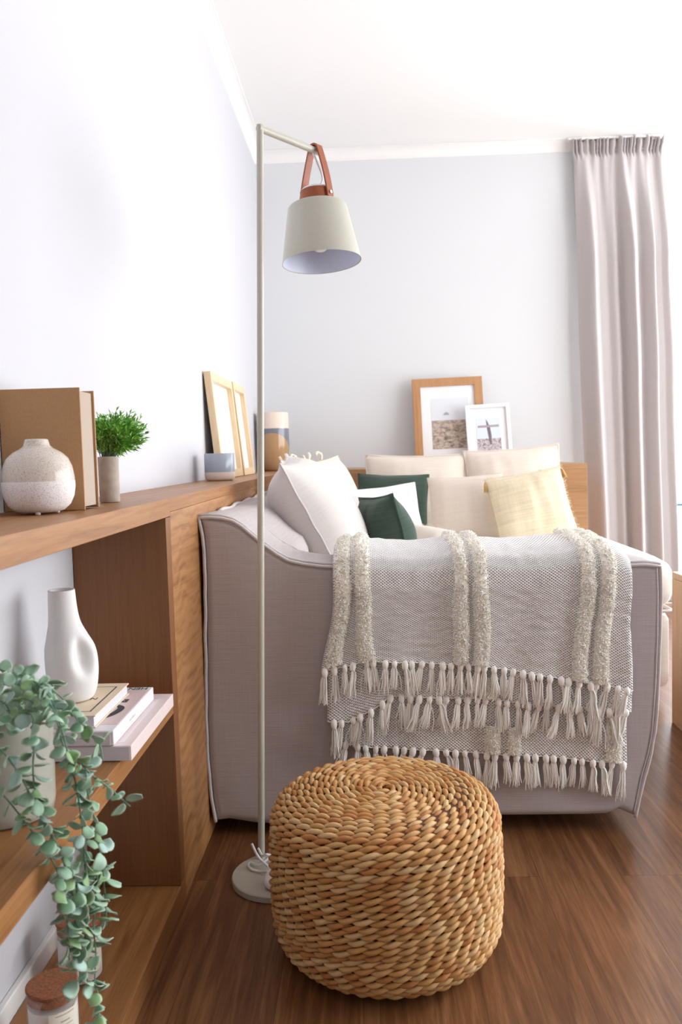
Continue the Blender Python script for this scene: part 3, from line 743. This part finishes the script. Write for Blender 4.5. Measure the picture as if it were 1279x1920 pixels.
# cord heap and foot switch on the base
zb = .0165
def pz(px, py, z): return at(px, py, 2, z)
cpts = [pz(472, 1582, .075), pz(484, 1606, .045), pz(500, 1622, .030), pz(516, 1640, zb+.006)]
lp(MB().tube(crom(cpts, 8), .0032, 8), 'cord', 'white', smooth=True)
cpts = [pz(505, 1634, zb+.02), pz(488, 1634, zb+.004), pz(472, 1630, zb+.004), pz(466, 1622, zb+.004), pz(472, 1618, zb+.006), pz(486, 1622, zb+.01), pz(500, 1612, zb+.02), pz(512, 1606, zb+.02)]
lp(MB().tube(crom(cpts, 8), .0032, 8), 'cord', 'white', smooth=True)
cpts = [pz(484, 1590, .05), pz(492, 1604, zb+.02), pz(500, 1602, zb+.03), pz(514, 1606, zb+.012)]
lp(MB().tube(crom(cpts, 8), .0028, 8), 'cord', 'white', smooth=True)
sw = at(513, 1648, 2, zb+.013)
mb = MB().lathe([(.001, -.0125), (.018, -.0122), (.026, -.008), (.028, 0), (.024, .009), (.013, .0135), (.001, .0145)], 28, (0, 0, 0)); mb.v = [(sw.x+x*.8, sw.y+y*1.25, sw.z+z) for x, y, z in mb.v]
lp(mb, 'foot_switch', 'white', smooth=True)

# ---------------------------------------------------------------- things on the top board
bk = thing('kraft_book', 'large kraft-covered book standing upright behind the speckled vase', 'book', (-.60, 1.49, ZS+.001))
z_a, z_b = ZS+.001, 1.130
part(MB().box(-.6425, -.499, 1.452, 1.456, z_a, z_b), 'front_cover', 'kraft', bk, bevel=.0008)
part(MB().box(-.6425, -.5015, 1.535, 1.539, z_a, z_b), 'back_cover', 'kraft', bk, bevel=.0008)
part(MB().box(-.638, -.506, 1.4565, 1.5345, z_a+.005, z_b-.005), 'pages', 'page', bk)
# speckled vase
VB = Vector((-.552, 1.383, ZS+.0035))
vz = [(.001, 0), (.030, .0), (.040, .003), (.050, .012), (.0565, .026), (.0590, .042), (.0585, .058), (.0555, .076), (.0495, .090), (.039, .100), (.027, .1065), (.0215, .111), (.0195, .118), (.0185, .1215), (.0165, .1225), (.0145, .1215), (.0145, .10), (.001, .098)]
sv = thing('vase', 'squat speckled ceramic vase with glazed top half on the oak top board', 'vase', VB)
MB().lathe(vz, 72).build('body', twotone('speckled_glaze', .052, srgb(210, 200, 190), srgb(232, 228, 228), srgb(140, 116, 98)), sv, smooth=True)
for i in range(3):
    a = R(-90+120*i+15); MB().lathe([(.001, -.003), (.004, -.003), (.0045, .003), (.001, .003)], 14, (.03*math.cos(a), .03*math.sin(a), 0)).build('foot', 'matte', sv, smooth=True)
# grass plant
GP = Vector((-.535, 1.712, ZS+.001))
gp = thing('potted_grass_plant', 'small bright green grassy plant in slim concrete pot beside the kraft book', 'plant', GP)
MB().lathe([(.001, 0), (.0195, 0), (.0205, .002), (.0212, .092), (.0205, .094), (.0185, .094), (.018, .084), (.001, .083)], 40).build('pot', 'concrete', gp, auto=True)
mb = MB(); st = MB(); rng = random.Random(5)
gc = [srgb(148, 204, 78)[:3], srgb(124, 188, 72)[:3], srgb(172, 222, 104)[:3], srgb(84, 146, 66)[:3], srgb(108, 172, 76)[:3]]
def blade(mb, p, d, L_, w_, col):
    d = d.normalized(); s_ = d.cross(Vector((rng.uniform(-1, 1), rng.uniform(-1, 1), rng.uniform(-1, 1)))).normalized()*w_
    n = len(mb.v); dr = Vector((0, 0, -L_*.12))
    mb.v += [tuple(p), tuple(p+d*L_*.4+s_), tuple(p+d*L_*.4-s_), tuple(p+d*L_+dr)]; mb.c += [col]*4
    mb.f += [(n, n+1, n+2), (n+1, n+3, n+2)]
gcen = Vector((.020, 0, .137))
for i in range(300):
    u = rng.uniform(-1, 1); th_ = rng.uniform(0, 2*PI); sr = math.sqrt(1-u*u); d = Vector((sr*math.cos(th_), sr*math.sin(th_), u*.8+.12))
    e = gcen+Vector((d.x*.056, d.y*.050, d.z*.052))*rng.uniform(.5, 1.1)
    if e.x < -.046: continue
    b0 = Vector((rng.uniform(-.012, .012), rng.uniform(-.012, .012), .083))
    C_ = crom([b0, b0.lerp(e, .5)+Vector((0, 0, .012)), e], 4)
    st.tube(C_, .0006, 3, cap=False)
    for k_ in range(2, len(C_)):
        for r_ in range(3):
            dd = (C_[k_]-C_[k_-1]).normalized()+Vector((rng.uniform(-1, 1), rng.uniform(-1, 1), rng.uniform(-.8, 1)))*.8
            blade(mb, C_[k_], dd, rng.uniform(.011, .018), rng.uniform(.0012, .002), rng.choice(gc))
mb.build('foliage', 'grass', gp); st.build('stems', 'stem', gp)
# blue grey pot
pb = thing('planter_pot', 'small blue-grey glazed pot with pale base on the ledge near the frames', 'pot', (-.553, 3.12, ZS+.001))
MB().lathe([(.001, 0), (.044, 0), (.051, .003), (.055, .010), (.0565, .02), (.0565, .100), (.055, .102), (.0525, .100), (.0525, .02), (.001, .018)], 56).build('body', twotone('blue_grey_glaze', .032, srgb(158, 166, 178), srgb(222, 208, 198), None, .15, .7), pb, smooth=True)
# two leaning box frames on the left wall
def leanframe(name, label, y0, y1, ztop, xb, xt, fw_, dep, mat, content, group=None):
    hgt = ztop-(ZS+.001); ang = math.atan2(xb-xt, hgt); Lh = hgt/math.cos(ang)
    t = thing(name, label, 'picture frame', (xb, (y0+y1)/2, ZS+.002), (0, -ang, 0), group)
    W_ = (y1-y0)/2
    f = MB().box(-dep, 0, -W_, -W_+fw_, 0, Lh).box(-dep, 0, W_-fw_, W_, 0, Lh).box(-dep, 0, -W_+fw_, W_-fw_, 0, fw_).box(-dep, 0, -W_+fw_, W_-fw_, Lh-fw_, Lh)
    f.build('frame', mat, t, bevel=.001)
    MB().box(-dep+.002, -dep+.006, -W_+fw_, W_-fw_, fw_, Lh-fw_).build('picture', content, t)
    return t
leanframe('picture_frame', 'pale wood box frame leaning on the left wall behind the blue-grey pot', 3.32, 3.85, 1.345, -.572, -.612, .034, .028, 'pale', 'mat')
leanframe('picture_frame', 'pale wood box frame leaning on the left wall beside the tall glazed vase', 3.87, 4.22, 1.350, -.568, -.610, .034, .028, 'pale', 'mat')
tv = thing('vase', 'tall glossy vase with cream rim and grey lower half in far corner', 'vase', (-.540, 4.86, ZS+.001))
MB().lathe([(.001, 0), (.055, 0), (.066, .012), (.078, .05), (.088, .10), (.0925, .15), (.0925, .335), (.090, .339), (.086, .335), (.086, .15), (.04, .03), (.001, .03)], 64).build('body', twotone('drip_glaze', .245, srgb(226, 208, 194), srgb(120, 122, 132), None, .08, .12, ((-.0, -.09, .10), .118, srgb(178, 142, 104))), tv, smooth=True)

# ---------------------------------------------------------------- pictures on the back ledge
def dunes():
    M, nt, b = nm('beach_print'); sp_ = nd(nt, 'ShaderNodeSeparateXYZ'); tc = coords(nt); lk(nt, tc, sp_.inputs[0])
    n = noi(nt, coords(nt, (18, 1, 34), rot=(0, R(20), 0)), 1.6, 5, .7, .6)
    a = nd(nt, 'ShaderNodeMath', operation='MULTIPLY_ADD'); lk(nt, sp_.outputs[2], a.inputs[0]); a.inputs[1].default_value = 1.0; a.inputs[2].default_value = 0
    g = ramp(nt, n, [(.35, srgb(112, 98, 86)), (.55, srgb(196, 178, 164)), (.75, srgb(224, 210, 200))])
    sky = ramp(nt, sp_.outputs[2], [(.0, srgb(214, 206, 200)), (.30, srgb(226, 228, 232))])
    gt = nd(nt, 'ShaderNodeMath', operation='GREATER_THAN'); lk(nt, sp_.outputs[2], gt.inputs[0]); gt.inputs[1].default_value = .02
    mx = nd(nt, 'ShaderNodeMix', data_type='RGBA'); lk(nt, gt.outputs[0], mx.inputs[0]); lk(nt, g, mx.inputs[6]); mx.inputs[7].default_value = srgb(220, 224, 230)
    lk(nt, mx.outputs[2], b.inputs['Base Color']); b.inputs['Roughness'].default_value = .5; return M
def drift():
    M, nt, b = nm('driftwood_print'); sp_ = nd(nt, 'ShaderNodeSeparateXYZ'); lk(nt, coords(nt), sp_.inputs[0])
    n = noi(nt, coords(nt, (50, 1, 50)), 1.5, 5, .7, .8)
    g = ramp(nt, n, [(.38, srgb(120, 104, 108)), (.5, srgb(188, 176, 180)), (.7, srgb(226, 220, 226))])
    gt = nd(nt, 'ShaderNodeMath', operation='GREATER_THAN'); lk(nt, sp_.outputs[2], gt.inputs[0]); gt.inputs[1].default_value = -.022
    mx = nd(nt, 'ShaderNodeMix', data_type='RGBA'); lk(nt, gt.outputs[0], mx.inputs[0]); lk(nt, g, mx.inputs[6]); mx.inputs[7].default_value = srgb(212, 222, 236)
    lk(nt, mx.outputs[2], b.inputs['Base Color']); b.inputs['Roughness'].default_value = .5; return M
def backframe(label, xc, yb, W_, Hh, lean, roll, fw_, mat, pr_, prmat, extra):
    t = thing('picture_frame', label, 'picture frame')
    t.matrix_world = Matrix.Translation((xc, yb, .917)) @ Matrix.Rotation(R(-lean), 4, 'X') @ Matrix.Rotation(R(roll), 4, 'Y')
    w2 = W_/2; d = .022
    for a_, b_ in ((-w2, -w2+fw_), (w2-fw_, w2)): MB().box(a_, b_, -d, 0, 0, Hh).build('frame_side', mat, t, bevel=.0015)
    for a_, b_ in ((0, fw_), (Hh-fw_, Hh)): MB().box(-w2+fw_, w2-fw_, -d, 0, a_, b_).build('frame_rail', mat, t, bevel=.0015)
    MB().box(-w2+fw_, w2-fw_, -.010, -.004, fw_, Hh-fw_).build('mat_board', 'mat', t)
    x0_, x1_, z0_, z1_ = pr_; c_ = ((x0_+x1_)/2, -.0108, (z0_+z1_)/2)
    pic = MB().box(x0_, x1_, -.0112, -.0104, z0_, z1_).build('print', prmat, t, org=c_)
    extra(t, pic, c_)
def ex1(t, pic, c_):
    hm = MB(); hm.v = [(-.045, -.0008, .052), (-.035, -.0008, .064), (-.025, -.0008, .072), (-.012, -.0008, .066), (-.004, -.0008, .052)]; hm.f = [(0, 1, 2, 3, 4)]
    hm.build('headland', plain('headland_ink', srgb(168, 172, 174), .6), pic)
def ex2(t, pic, c_):
    hm = MB(); ink = plain('post_ink', srgb(116, 104, 116), .6)
    hm.v = [(-.012, -.0008, .098), (-.006, -.0008, .086), (.010, -.0008, .05), (.016, -.0008, 0), (.014, -.0008, -.06), (.004, -.0008, -.06), (-.004, -.0008, .0), (-.010, -.0008, .05)]; hm.f = [tuple(range(8))]
    hm.build('post', ink, pic)
    hm = MB().box(-.064, .064, -.0010, -.0005, .046, .060); hm.build('rail', plain('rail_ink', srgb(170, 156, 164), .6), pic)
backframe('oak framed beach print leaning on the back wall above the cushions', .520, 5.165, .432, .54, 7, -1.2, .050, 'fwood', (-.105, .125, .10, .415), dunes(), ex1)
backframe('white framed driftwood print leaning in front of the oak framed one', .755, 5.10, .268, .365, 7, -2.2, .022, 'white', (-.072, .072, .075, .28), drift(), ex2)

# ---------------------------------------------------------------- curtain
cur = thing('curtain', 'grey beige floor-length curtain gathered beside the bright window', 'curtain', (1.5, 5.03, ZC))
mb = MB()
ridge = [(0, .1), (.16, 1), (.25, .15), (.32, .1), (.40, .35), (.47, 0), (.57, 1), (.68, .15), (.80, .85), (.86, 0), (.93, .05), (1, .3)]
ridge2 = [(k_/13, (k_ % 2)*(.6+.4*math.sin(k_*2.1))) for k_ in range(14)]
def curt(a, t):
    z = lerp(2.857, .02, t); py = lerp(252, 1100, min(1, t*1.2))
    xl_ = sinterp([(0, 1.292), (.05, 1.304), (.3, 1.320), (1, 1.37)], t); xr_ = sinterp([(0, 1.835), (.03, 1.825), (.25, 1.865), (.5, 1.893), (1, 1.925)], t)
    x = lerp(xl_, xr_, a)
    mixr = max(0, 1-t/.16)**1.5; big = (1-mixr)*sinterp(ridge, min(1, max(0, a+.012*math.sin(t*4+a*6))))+mixr*.6*sinterp(ridge2, a)
    f_ = min(1, .25+t*3.0)
    y = 5.225-.105*big*f_-.006*math.sin(a*60+2*t)*max(0, 1-4*t)
    if t < .036:
        g = 1-t/.036; y += -.016*math.sin(a*125+3*math.sin(a*20))*min(1, g*2+.2); z += .006*math.sin(a*61+2)*g; x += .003*math.sin(a*97)*g
        z += .012*math.sin(a*70)*math.sin(a*33)*(1 if t < .002 else 0)
        if .018 < t < .030: y += .009
    return (x, y, z)
mb.grid(260, 150, curt)
part(mb, 'panel', 'curtain', cur, smooth=True, solid=.003)
part(MB().box(1.27, 1.85, 5.215, 5.25, ZC-.016, ZC-.001), 'track', 'trim', cur, bevel=.003)
part(MB().tube([(1.30, 5.245, 2.80), (1.82, 5.245, 2.80)], .006, 8), 'rod', 'trim', cur)
for i in range(6):
    part(MB().box(1.33+i*.09, 1.335+i*.09, 5.242, 5.248, 2.80, ZC-.0165), 'hook', 'trim', cur)

# ---------------------------------------------------------------- side table at the right
tb = thing('side_table', 'pale wooden box table at the right edge beside the sofa', 'table', (1.35, 2.5, 0))
part(MB().box(1.08, 1.115, 2.25, 2.985, .0, .526), 'side_panel', 'table', tb, bevel=.002)
part(MB().box(1.585, 1.62, 2.25, 2.985, .0, .526), 'side_panel', 'table', tb, bevel=.002)
part(MB().box(1.08, 1.62, 2.25, 2.985, .527, .550), 'top', 'table', tb, bevel=.002)

# ---------------------------------------------------------------- books on the middle shelf
def text(body, size, mat, parent, loc, rot, bold=0, name='lettering'):
    cu = bpy.data.curves.new(name, 'FONT'); cu.body = body; cu.size = size; cu.align_x = 'CENTER'; cu.align_y = 'CENTER'; cu.extrude = .0001; cu.offset = bold
    tmp = bpy.data.objects.new('text_source', cu); COL.objects.link(tmp); dg = bpy.context.evaluated_depsgraph_get(); dg.update()
    me = bpy.data.meshes.new_from_object(tmp.evaluated_get(dg)); bpy.data.objects.remove(tmp); me.name = name
    me.materials.clear(); me.materials.append(MT[mat]); o = bpy.data.objects.new(name, me); COL.objects.link(o); o.parent = parent; o.location = loc; o.rotation_euler = rot; return o
b3 = thing('book', 'widest blush pink book at the bottom of the shelf stack', 'book', (-.52, 1.545, .484), group='books stacked on the middle shelf')
MB().box(-.10, .103, -.158, .155, 0, .0265).build('cover', 'cov3', b3, bevel=.0015)
MB().box(-.098, .100, -.1592, -.1582, .0015, .025).build('page_edge', 'pagew', b3)
MB().box(-.08, .085, -.14, -.136, .0267, .0269).box(-.08, .085, .125, .129, .0267, .0269).box(.081, .085, -.136, .125, .0267, .0269).build('cover_border', 'cov2', b3)
b2 = thing('book', 'white paperback with bold black brushstrokes in the middle of the stack', 'book', (-.54, 1.521, .5115), group='books stacked on the middle shelf')
MB().box(-.09, .094, -.136, .134, 0, .0265).build('cover', 'cov2', b2, bevel=.002)
MB().box(-.088, .088, -.1372, -.1362, .0015, .025).build('page_edge', 'pagew', b2)
MB().box(-.085, .090, -.102, .112, .0266, .0268).build('cover_panel', 'pink', b2)
text('HEN', .020, 'black', b2, (.066, .122, .0270), (0, 0, PI), .0002)
text('BEST', .024, 'black', b2, (.02, -.119, .0270), (0, 0, PI), .0006)
mb = MB(); C_ = crom([(.012, -.075, 0), (.045, -.072, 0), (.064, -.045, 0), (.070, -.01, 0), (.058, .008, 0), (.045, .002, 0)], 10)
for i, c_ in enumerate(C_):
    t_ = (C_[min(i+1, len(C_)-1)]-C_[max(i-1, 0)]).normalized(); n_ = Vector((-t_.y, t_.x, 0)); w_ = .0015+.0055*math.sin(PI*i/(len(C_)-1))
    mb.v += [(c_.x+n_.x*w_, c_.y+n_.y*w_, .0272), (c_.x-n_.x*w_, c_.y-n_.y*w_, .0272)]
mb.f = [(2*i, 2*i+1, 2*i+3, 2*i+2) for i in range(len(C_)-1)]
mb.build('brushstroke', 'black', b2)
text('R', .026, 'black', b2, (.062, .040, .0270), (0, 0, PI), .0015)
text('a u t h o r', .009, 'page', b2, (.0942, -.02, .0135), (PI/2, 0, PI/2), 0)
b1 = thing('book', 'small cream hardback with thin black border on top of the stack', 'book', (-.565, 1.50, .539), group='books stacked on the middle shelf')
MB().box(-.075, .084, -.102, .103, 0, .002).build('back_cover', 'cov1', b1)
MB().box(-.075, .084, -.102, .103, .020, .0222).build('front_cover', 'cov1', b1)
MB().box(-.072, .081, -.1, .1, .0021, .0199).build('pages', 'pagew', b1)
MB().box(-.060, .069, -.079, -.0775, .0223, .0225).box(-.060, .069, .0775, .079, .0223, .0225).box(.0665, .069, -.0775, .0775, .0223, .0225).box(-.060, -.0575, -.0775, .0775, .0223, .0225).build('cover_border', 'black', b1)
text('N L', .018, 'black', b1, (.042, .0, .0224), (0, 0, PI), .0002)
# white sculptural vase
VB2 = Vector((-.556, 1.497, .5625))
wv = thing('vase', 'tall matte white vase with thumb-hole handle standing on the book stack', 'vase', VB2)
mb = MB(); n = 72; Z = 90
H2 = .204
rp = [(q.x, q.y) for q in crom([(0, .028, 0), (.004, .036, 0), (.022, .043, 0), (.06, .0465, 0), (.095, .0445, 0), (.122, .0355, 0), (.15, .0275, 0), (.204, .0235, 0)], 12)]
def cxo(z): return .003-.013/(1+math.exp(-(z-.12)/.018))
def vshape(a, z):
    """right side of the body swells into the handle"""
    r_ = interp(rp, z); ca, sa = math.cos(a), math.sin(a)
    x = r_*ca; y = r_*sa
    if ca > 0: x *= 1+.02*math.sin(PI*min(1, z/.13))
    x += cxo(z)
    # scooped hole
    da = (a-R(-38)); da = (da+PI) % (2*PI)-PI; dz = z-.083
    e = (da/.42)**2+(dz/.030)**2
    dent = .021*math.exp(-e**1.6)
    da2 = (a-R(142)); da2 = (da2+PI) % (2*PI)-PI
    dent2 = .012*math.exp(-((da2/.42)**2+(dz/.030)**2)**1.4)
    k_ = 1-(dent+dent2)/max(r_, .01)
    cx0 = cxo(z)
    return (cx0+(x-cx0)*k_, y*k_, z)
for i in range(Z+1):
    z = H2*i/Z
    for j in range(n): mb.v.append(vshape(2*PI*j/n, z))
for (rr, z) in ((.0215, .2045), (.0190, .202), (.019, .12)):
    for j in range(n): mb.v.append((-.010+rr*math.cos(2*PI*j/n), rr*math.sin(2*PI*j/n), z))
tot = Z+4
mb.f = [(i*n+j, i*n+(j+1) % n, (i+1)*n+(j+1) % n, (i+1)*n+j) for i in range(tot-1) for j in range(n)]+[tuple(range(n))[::-1], tuple((tot-1)*n+j for j in range(n))]
mb.build('body', 'matte', wv, smooth=True)

# ---------------------------------------------------------------- trailing plant
PP = Vector((-.545, 1.185, .4835))
tp = thing('trailing_plant', 'trailing eucalyptus plant in grey glazed pot spilling over the middle shelf', 'plant', PP)
MB().lathe([(.001, 0), (.060, 0), (.066, .003), (.0685, .02), (.070, .136), (.0712, .149), (.0705, .152), (.0675, .151), (.066, .126), (.001, .126)], 64).build('pot', 'potgrey', tp, smooth=True)
MB().lathe([(.001, .1295), (.0655, .1275)], 32).build('soil', 'soil', tp)
lf = MB(); stm = MB(); rng = random.Random(21)
lc_ = [srgb(146, 180, 156)[:3], srgb(130, 168, 136)[:3], srgb(162, 194, 174)[:3], srgb(138, 174, 120)[:3], srgb(168, 200, 192)[:3], srgb(110, 148, 116)[:3]]
rim_c = srgb(184, 204, 180)[:3]
def leaf(p, d, nn, L_, col):
    d = d.normalized(); s_ = d.cross(nn).normalized(); nn = s_.cross(d).normalized(); n0 = len(lf.v)
    cup = rng.uniform(-.15, .25); rows = 7
    for i in range(rows+1):
        t = i/rows; w_ = L_*.46*math.sqrt(max(0, 1-((t-.56)/(.56 if t < .56 else .44))**2))**(1.1 if t < .56 else .8) if 0 < t < 1 else L_*.02
        c_ = p+d*(L_*t)+nn*(L_*cup*math.sin(PI*t))
        for j in range(-2, 3):
            q_ = j/2; lf.v.append(tuple(c_+s_*(w_*q_)+nn*(w_*.22*q_*q_)))
            lf.c.append(tuple(lerp(a, b_, .75) for a, b_ in zip(col, rim_c)) if abs(j) == 2 or i == rows else col)
    for i in range(rows):
        for j in range(4):
            a = n0+i*5+j; lf.f.append((a, a+1, a+6, a+5))
strands = [
 [(-20, 1262, 1.10), (20, 1262, 1.08), (55, 1272, 1.05), (92, 1305, 1.03), (112, 1355, 1.02), (128, 1415, 1.02), (142, 1470, 1.03), (153, 1540, 1.05), (158, 1600, 1.08), (160, 1665, 1.10), (155, 1720, 1.10)],
 [(30, 1290, 1.08), (80, 1285, 1.05), (118, 1310, 1.06), (150, 1345, 1.07), (172, 1380, 1.08), (186, 1392, 1.09), (193, 1425, 1.09)],
 [(60, 1300, 1.05), (100, 1330, 1.02), (118, 1395, 1.02), (150, 1430, 1.03), (176, 1456, 1.04), (208, 1480, 1.05), (232, 1502, 1.05), (244, 1512, 1.05)],
 [(118, 1400, 1.02), (150, 1445, 1.04), (168, 1500, 1.07), (182, 1560, 1.10), (192, 1620, 1.12), (197, 1680, 1.13), (200, 1735, 1.13)],
 [(-30, 1380, 1.00), (10, 1415, .99), (38, 1455, .99), (62, 1500, 1.0), (92, 1555, 1.02), (118, 1605, 1.04), (140, 1655, 1.06), (152, 1705, 1.08)],
 [(50, 1335, 1.02), (66, 1370, 1.00), (62, 1430, .99), (66, 1485, 1.0), (82, 1540, 1.02), (108, 1590, 1.04), (130, 1650, 1.06), (142, 1720, 1.08), (140, 1770, 1.08)],
 [(-30, 1460, .99), (10, 1495, 1.0), (42, 1535, 1.0), (76, 1580, 1.02), (104, 1625, 1.03), (118, 1680, 1.05), (128, 1745, 1.06), (130, 1800, 1.06)],
 [(158, 1600, 1.08), (166, 1680, 1.09), (160, 1750, 1.10), (155, 1800, 1.10), (168, 1850, 1.10), (182, 1885, 1.10), (186, 1915, 1.10), (178, 1950, 1.10)],
 [(150, 1690, 1.08), (140, 1740, 1.08), (146, 1790, 1.08), (150, 1830, 1.08), (142, 1862, 1.08)],
 [(182, 1620, 1.12), (180, 1680, 1.12), (176, 1740, 1.11), (180, 1790, 1.10), (178, 1840, 1.10), (186, 1870, 1.1)],
 [(40, 1330, 1.07), (30, 1300, 1.08), (14, 1270, 1.10), (0, 1255, 1.12)],
 [(60, 1335, 1.06), (78, 1300, 1.07), (90, 1280, 1.08), (104, 1290, 1.09)],
 [(20, 1340, 1.03), (10, 1320, 1.02), (-10, 1310, 1.02)], [(70, 1340, 1.03), (62, 1318, 1.02), (45, 1310, 1.02)],
 [(100, 1345, 1.04), (125, 1330, 1.05), (140, 1342, 1.06), (150, 1362, 1.06)]]
for si, sdef in enumerate(strands):
    pts_ = [at(a, b_, 1, Y) for a, b_, Y in sdef]
    if si < 10 and si not in (3, 7, 8, 9): pts_ = [PP+Vector((rng.uniform(-.03, .03), rng.uniform(-.03, .02), .129))] + pts_ if sdef[0][0] < 100 and sdef[0][1] < 1345 else pts_
    C_ = crom(pts_, 12); stm.tube(C_, .0011, 5)
    acc = 0; nxt = .006; flip = 0; last = C_[0]
    for i in range(1, len(C_)):
        acc += (C_[i]-C_[i-1]).length
        if acc >= nxt:
            nxt = acc+rng.uniform(.0125, .0185); flip += 1
            t_ = (C_[i]-C_[i-1]).normalized(); a0 = rng.uniform(0, PI)+flip*PI/2*0+flip*1.3
            low = C_[i].z < .46
            Lb = rng.uniform(.018, .027) if low else rng.uniform(.013, .023)
            fall = min(1, (len(C_)-i)/10+.35)
            for s_ in (0, PI):
                if rng.random() < .06: continue
                o_ = t_.orthogonal().normalized(); o_ = Matrix.Rotation(a0+s_, 3, t_) @ o_
                d = o_+t_*rng.uniform(-.1, .7)+Vector((0, 0, rng.uniform(-.5, .1)))
                nn = t_+Vector((rng.uniform(-.5, .5), rng.uniform(-1.2, 0), rng.uniform(-.4, .6)))
                if abs(d.normalized().dot(nn.normalized())) > .95: nn = Vector((0, -1, .3))
                L_ = Lb*fall; pe = C_[i]+d.normalized()*.004
                tip = pe+d.normalized()*L_
                if tip.x < -.43 and C_[i].z < .49 and C_[i].z > .43: continue
                stm.tube([C_[i], pe], .0007, 4, cap=False); leaf(pe-d.normalized()*.001, d, nn, L_, rng.choice(lc_))
for i in range(46):
    a = rng.uniform(0, 2*PI); r_ = rng.uniform(.01, .066); p = PP+Vector((r_*math.cos(a), r_*math.sin(a), 131e-3+rng.uniform(0, .04)*(1-r_/.09)))
    d = Vector((math.cos(a), math.sin(a), rng.uniform(.1, 1.2))); leaf(p, d, Vector((rng.uniform(-.4, .4), -.8, 1)), rng.uniform(.02, .03), rng.choice(lc_[:2]+[lc_[5], lc_[0]]))
    stm.tube([p-Vector((0, 0, .03)), p], .0009, 4, cap=False)
part(lf, 'leaves', 'leaf', tp, smooth=True, solid=.0008); part(stm, 'stems', 'stem', tp, smooth=True)

# ---------------------------------------------------------------- candles on the base board
def candle(label, x, y, h, r_):
    t = thing('candle_jar', label, 'candle', (x, y, .052), group='cork-lidded candle jars')
    MB().lathe([(.001, 0), (r_-.004, 0), (r_, .004), (r_, h-.004), (r_-.0008, h), (r_-.0022, h), (r_-.0028, h-.004), (r_-.0028, .006), (.001, .005)], 56).build('jar', 'glass', t, smooth=True)
    MB().lathe([(.001, .0055), (r_-.0032, .0065), (r_-.0032, h-.024), (.001, h-.024)], 48).build('wax', 'wax', t, auto=True)
    MB().lathe([(.001, h-.016), (r_-.0032, h-.015), (r_-.0032, h+.001), (r_-.001, h+.002), (r_-.001, h+.0045), (r_-.003, h+.006), (.001, h+.006)], 56).build('cork_lid', 'cork', t, auto=True)
    lb = MB(); a0, a1 = R(-78), R(-8)
    lb.grid(16, 1, lambda u, v: ((r_+.0006)*math.cos(lerp(a0, a1, u)), (r_+.0006)*math.sin(lerp(a0, a1, u)), lerp(h*.22, h-.022, v)))
    l_ = lb.build('label', 'label', t, smooth=True)
    ln = MB()
    for zz, u0, u1, hh in ((.80, .3, .7, .002), (.74, .2, .8, .0016), (.64, .35, .65, .002), (.58, .25, .75, .0012), (.5, .2, .8, .0012)):
        ln.grid(8, 1, lambda u, v: ((r_+.001)*math.cos(lerp(a0, a1, lerp(u0, u1, u))), (r_+.001)*math.sin(lerp(a0, a1, lerp(u0, u1, u))), h*zz+hh*v))
    ln.build('print', 'page', l_)
    return t
ct = at(97, 1842, 1, 1.27)
candle('candle jar with cork lid on the base board, nearest the camera', ct.x, 1.27, ct.z-.058, .0415)
c2 = at(150, 1790, 1, 1.46)
candle('candle jar with cork lid mostly hidden behind the trailing leaves', c2.x, 1.46, ct.z-.058, .0415)
